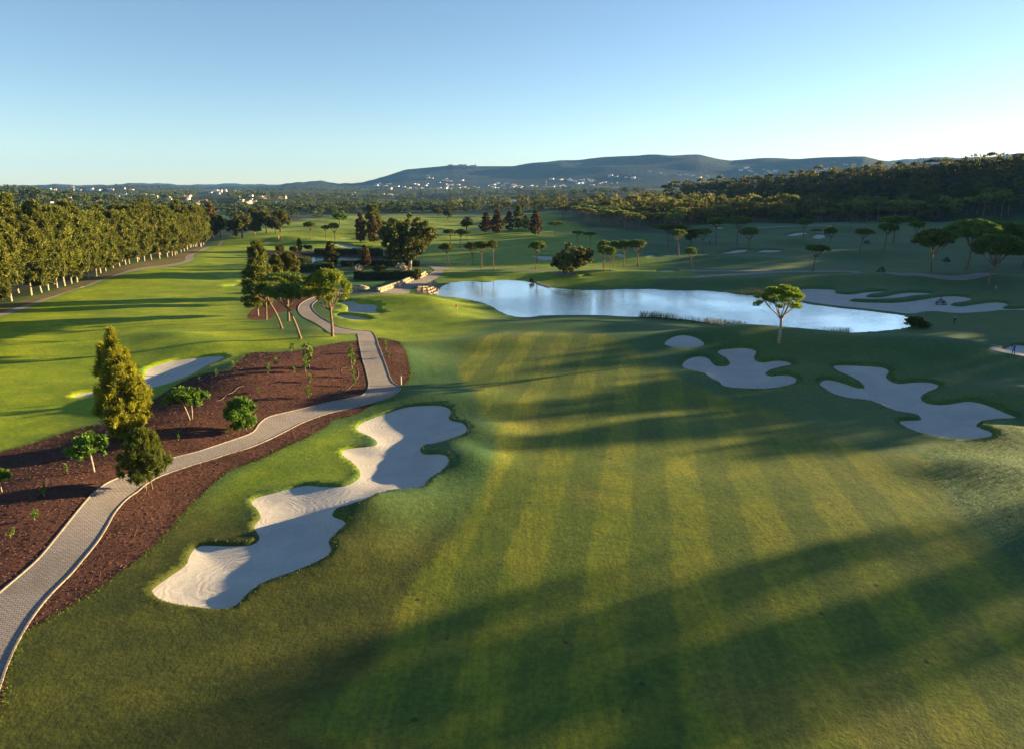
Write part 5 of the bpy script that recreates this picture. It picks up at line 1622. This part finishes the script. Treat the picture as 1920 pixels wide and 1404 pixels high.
# ------------------------------------------------------------------ machines
def machine(px, py, label, name, cat, rz, deck=True, roll=True, canopy=False, rake=False, scale=1.0):
    e = thing(name, label, cat, at(px, py), rz)
    e.scale = (scale,) * 3
    mb = MB(); mb.box((0, .05, .50), (.78, 1.75, .22), .05); mb.box((0, -.62, .78), (.80, .72, .40), .10, 0, .86)
    mb.box((0, .55, .62), (.70, .5, .06), .02); mb.box((0, .78, .80), (.5, .12, .42), .04)
    mb.obj('body', M['mach'], e)
    sb = MB(); sb.box((0, -.05, .78), (.52, .50, .14), .05); sb.box((0, -.29, 1.06), (.50, .13, .52), .05); sb.obj('seat', M['black'], e)
    wl_ = [(-.62, .72, .26, .22), (.62, .72, .26, .22), (-.60, -.66, .34, .28), (.60, -.66, .34, .28)]
    for cx, cy, r_, w_ in wl_:
        w = MB().wheel((cx, cy, r_), r_, w_).obj('wheel', M['black'], e)
        MB().wheel((cx, cy, r_), r_, w_, 'x', False).obj('rim', M['metal'], w)
    s_ = MB(); s_.tubes([(0, .72, .95), (0, .52, 1.12)], .025, 6)
    P = [(.17 * cos(a), .50 + .17 * sin(a) * .75, 1.13 + .17 * sin(a) * .6) for a in np.linspace(0, 2 * pi, 15)]
    s_.tubes(P, .018, 6); s_.obj('steering_wheel', M['black'], e)
    if roll:
        MB().tubes([(-.36, -.42, .6), (-.36, -.42, 1.80), (-.26, -.42, 1.92), (.26, -.42, 1.92), (.36, -.42, 1.80), (.36, -.42, .6)], .03, 8).obj('roll_bar', M['mach'], e)
    if canopy:
        for cx in (-.5, .5):
            for cy in (-.55, .75): MB().tubes([(cx, cy, .6), (cx * .92, cy * .85, 1.86)], .022, 6).obj('canopy_post', M['metal'], e)
        MB().box((0, .05, 1.9), (1.15, 1.6, .07), .03).obj('canopy', M['mach'], e)
        MB().box((0, -1.15, .72), (1.0, .75, .42), .05).obj('cargo_bed', M['mach'], e)
    if deck:
        for cx, cy in ((-.8, 1.12), (0, 1.2), (.8, 1.12)):
            d = MB().box((cx, cy, .20), (.74, .50, .22), .05).obj('mower_deck', M['mach'], e)
            MB().tubes([(cx - .36, cy + .26, .08), (cx + .36, cy + .26, .08)], .07, 8).obj('roller', M['metal'], d)
            MB().tubes([(cx * .4, .8, .45), (cx, cy, .3)], .03, 6).obj('lift_arm', M['mach'], e)
    if rake:
        r_ = MB().box((0, -1.25, .22), (1.7, .10, .12), .02)
        for q in range(15): r_.box((-.80 + q * .114, -1.27, .10), (.03, .05, .2))
        r_.box((0, -1.0, .30), (.1, .5, .08), .02)
        r_.obj('rake_bar', M['metal'], e)
    return e
m1 = machine(1764, 566, 'dark three-wheeled-looking bunker rake machine driving on the beach-like bunker', 'bunker_rake', 'sand rake', 1.1, deck=False, roll=False, rake=True)
m2 = machine(1652, 510, 'dark mower driving along the cart path on the right slope', 'lawn_mower', 'mower', 1.35)
m3 = machine(1774, 491, 'dark mower working on the lit lawn between the large pines', 'lawn_mower', 'mower', 1.5)
m4 = machine(1626, 456, 'small dark utility cart parked high on the right slope', 'utility_cart', 'cart', -1.4, deck=False, roll=False, canopy=True)
for m, lab, sc_ in ((m1, 'person in dark clothes riding the bunker rake machine', 'navy'), (m2, 'person driving the mower on the cart path', 'navy'), (m3, 'person driving the mower between the large pines', 'black')):
    person(0, 0, lab, sc_, 'navy', 'sit', m.rotation_euler[2], 1.0, loc=(m.location[0], m.location[1], m.location[2] + .36), hat='black')

# ------------------------------------------------------------------ buildings
def house_parts(e, w, d, h, wallm, roofm='tile', kind='gable', wins=True, chim=True):
    wb = MB()
    if kind == 'gable':
        wb.box((0, 0, h / 2 - .5), (w, d, h + 1))
        wb.obj('wall', M[wallm], e)
        rb = bmesh.new(); o_ = .45; rh = d * .26
        A = [rb.verts.new(p) for p in ((-w / 2 - o_, -d / 2 - o_, h - .05), (w / 2 + o_, -d / 2 - o_, h - .05), (w / 2 + o_, d / 2 + o_, h - .05), (-w / 2 - o_, d / 2 + o_, h - .05), (-w / 2 + d * .3, 0, h + rh), (w / 2 - d * .3, 0, h + rh))]
        for f in ((0, 1, 5, 4), (1, 2, 5), (2, 3, 4, 5), (3, 0, 4), (3, 2, 1, 0)): rb.faces.new([A[i] for i in f])
        me = bpy.data.meshes.new('roof'); rb.to_mesh(me); rb.free(); me.materials.append(M[roofm])
        ro = bpy.data.objects.new('roof', me); COL.objects.link(ro); ro.parent = e
        if chim: MB().box((w * .28, 0, h + rh + .2), (.9, .7, 1.6), .05).obj('chimney', M[wallm], ro)
    else:
        wb.box((0, 0, h / 2 - .5), (w, d, h + 1)); wb.obj('wall', M[wallm], e)
        up = MB(); up.box((w * .12, d * .05, h + 1.4), (w * .5, d * .7, 2.8)); up.obj('upper_storey', M[wallm], e)
        MB().box((0, 0, h + .16), (w + .2, d + .2, .3)).obj('parapet', M[wallm], e)
    if wins:
        n = max(2, int(w / 4))
        for i in range(n):
            wx = -w / 2 + (i + .5) * w / n
            f = MB().box((wx, -d / 2 - .02, h * .5), (1.5, .12, 1.5)).obj('window', M['white'], e)
            MB().box((wx, -d / 2 - .06, h * .5), (1.2, .08, 1.2)).obj('pane', M['glass'], f)
def house(px, py, wpx, hpx, wallm, kind, label, rz=None, deep=.7, roofm='tile'):
    x, y, z = at(px, py, True)
    s = (y * CP + CAMH * SP) / FP
    w, h = wpx * s, max(3.0, hpx * s)
    a = -math.atan2(x, y) + (random.uniform(-.4, .4) if rz is None else rz)
    e = thing('house', label, 'house', (x, y, z), a)
    house_parts(e, w, min(w * deep, 14), h * (.72 if kind == 'gable' else .6), wallm, roofm, kind)
house(81, 434, 9, 9, 'white', 'gable', 'white house with an orange tiled roof showing over the left tree row', .2)
house(305, 387, 17, 9, 'white', 'flat', 'large white flat-roofed villa in the wooded valley', .2)
house(290, 385, 10, 5, 'white', 'flat', 'lower white wing beside the large flat-roofed villa', .1)
house(438, 391, 12, 9, 'cream', 'gable', 'sunlit cream villa with a tiled roof behind the dark far clump', -.3)
house(97, 388, 11, 5, 'white', 'flat', 'left one of two pale houses on the wooded hill at left', .2)
house(113, 389, 11, 5, 'white', 'flat', 'right one of two pale houses on the wooded hill at left', .1)
house(4, 386, 6, 5, 'cream', 'gable', 'pinkish house at the left edge of the wooded hill')
house(132, 377, 8, 4, 'white', 'gable', 'white house on the slope above the wooded hill')
house(185, 383, 12, 5, 'cream', 'gable', 'warm-lit terraced house in the valley, left of the pale pair')
house(200, 388, 6, 3, 'white', 'flat', 'small white house right of the warm-lit terraced house')
house(248, 386, 9, 3, 'white', 'flat', 'low white house between the terraced house and the large villa')
house(345, 384, 7, 5, 'cream', 'gable', 'cream house right of the large white villa')
house(356, 396, 15, 4, 'white', 'flat', 'wide bluish-white house just above the tree row')
house(520, 384, 22, 4, 'white', 'flat', 'long low white building behind the far dark clump', 0)
house(548, 388, 8, 3, 'cream', 'gable', 'small warm-lit house right of the long low building')
house(667, 371, 8, 4, 'white', 'flat', 'bluish-white house in the middle of the valley')
house(690, 372, 10, 4, 'cream', 'gable', 'cream house in the middle of the valley')
house(952, 362, 30, 6, 'cream', 'gable', 'long sunlit villa with an orange roof below the mountain', .1, .35)
house(935, 370, 14, 3, 'white', 'flat', 'low white annex below the long sunlit villa')
house(962, 381, 16, 5, 'white', 'flat', 'white house with a shaded front below the orchard', .1)
house(915, 376, 8, 6, 'white', 'flat', 'narrow white house left of the house below the orchard')
house(909, 384, 7, 5, 'white', 'flat', 'tiny white house at the edge of the far tree belt')
house(1137, 352, 8, 3, 'cream', 'gable', 'small reddish-roofed house on the skyline of the wood')
# far small houses, each one mesh
FH = []
for k in range(4):
    mb = MB(); mb.box((0, 0, 1.6), (1, .7, 5.0) if False else (10, 8, 5.2))
    nf = len(mb.bm.faces)
    if k % 2: mb.box((2.5, .5, 5.6), (5, 6, 3.0))
    else:
        vs = [mb.bm.verts.new(p) for p in ((-5.4, -4.4, 4.25), (5.4, -4.4, 4.25), (5.4, 4.4, 4.25), (-5.4, 4.4, 4.25), (-2.5, 0, 6.3), (2.5, 0, 6.3))]
        fs = [mb.bm.faces.new([vs[i] for i in f]) for f in ((0, 1, 5, 4), (1, 2, 5), (2, 3, 4, 5), (3, 0, 4), (3, 2, 1, 0))]
        for f in fs: f.material_index = 1
    FH.append(mb.mesh('far_house', [M['white'] if k < 3 else M['cream'], M['tile']]))
def far_houses(clusters, label, group):
    for cx, cy, sx, sy, n in clusters:
        pq = [(cx + random.gauss(0, sx * .55), cy + random.gauss(0, sy * .6)) for i in range(n)]
        xs, ys = drop([q[0] for q in pq], [q[1] for q in pq], True)
        for x, y in zip(xs, ys):
            x, y = float(x), float(y)
            if y > 9500 or y < 300: continue
            z = float(Hall(np.array([x]), np.array([y]))[0])
            s = y / FP
            k = max(.7, random.uniform(2.6, 7.0) * s / 10)
            o = bpy.data.objects.new('house', random.choice(FH)); COL.objects.link(o)
            o.location = (x, y, z); o.rotation_euler = (0, 0, random.uniform(-.6, .6)); o.scale = (k * random.uniform(.8, 1.6), k, max(.7, k * random.uniform(.42, .65)))
            o['label'] = label; o['category'] = 'house'; o['group'] = group
far_houses([(150,357,80,3,14),(215,357,40,2,8),(225,367,30,3,10),(290,370,30,4,12),(330,373,30,5,8),(180,376,20,4,6),(400,362,25,3,9),(420,358,25,2,7),(370,380,20,4,5),(465,380,20,3,7),(500,370,40,4,9),(620,368,60,3,9),(100,358,50,2,6),(740,366,40,3,7)],
           'tiny pale house among the trees of the far valley', 'small houses scattered in the far valley')
far_houses([(862,313,25,3,14),(800,333,15,5,6),(840,339,15,4,6),(783,347,20,3,8),(850,349,20,3,10),(875,353,50,2,14),(931,349,20,4,12),(965,349,12,3,8),(818,356,20,2,6),(1037,350,20,3,10),(1081,339,28,4,18),(1109,341,6,3,4),(1147,331,10,2,4),
            (1187,335,15,4,6),(1120,345,60,3,12),(990,352,60,2,12),(1290,330,40,4,6),(720,350,30,4,8),(1231,327,25,3,4),(762,353,30,2,8),(1400,322,20,5,8),(1450,324,20,5,8),(1500,330,20,3,8),(1540,318,15,4,5),(1590,310,10,2,3),(1640,320,20,4,4)],
           'tiny pale house on the slope of the blue mountain', 'small houses scattered on the mountain slope')
# mast and pole
x, y, z = at(1024, 355, True)
s = y / FP
e = thing('radio_mast', 'red and white radio mast at the foot of the mountain', 'mast', (x, y, z))
for i in range(6):
    a, b_ = i * 2.8 * s, (i + 1) * 2.8 * s
    mb = MB()
    for an in (0, 2.1, 4.2):
        mb.tubes([(cos(an) * .35 * s, sin(an) * .35 * s, a), (cos(an) * .35 * s, sin(an) * .35 * s, b_)], .10 * s, 5)
        mb.tubes([(cos(an) * .35 * s, sin(an) * .35 * s, a), (cos(an + 2.1) * .35 * s, sin(an + 2.1) * .35 * s, b_)], .06 * s, 4)
    mb.obj('section', M['pink' if i % 2 else 'white'], e)
x, y, z = at(142, 424)
e = thing('power_pole', 'pale concrete power pole rising behind the left tree row', 'pole', (x, y, z))
hp = height_at(y, 402) - z
MB().tubes([(0, 0, -.3), (0, 0, hp)], [.28, .16], 8).obj('shaft', M['post'], e)
MB().box((0, 0, hp - .6), (2.6, .16, .16), .03).obj('crossarm', M['post'], e)

# ------------------------------------------------------------------ haze
hz_m = bpy.data.materials.new('haze'); hz_m.use_nodes = True
nt = hz_m.node_tree; nt.nodes.clear()
pv = nt.nodes.new('ShaderNodeVolumePrincipled'); out = nt.nodes.new('ShaderNodeOutputMaterial')
pv.inputs['Color'].default_value = (0.17, 0.42, 0.95, 1)
pv.inputs['Density'].default_value = 0.00004
pv.inputs['Anisotropy'].default_value = 0.0
nt.links.new(pv.outputs[0], out.inputs['Volume'])
zmin, zmax = -60.0, 400.0
mb = MB().box((0, 0, (zmin + zmax) / 2), (23800, 23800, zmax - zmin))
hz = mb.obj('haze', hz_m); hz['kind'] = 'stuff'
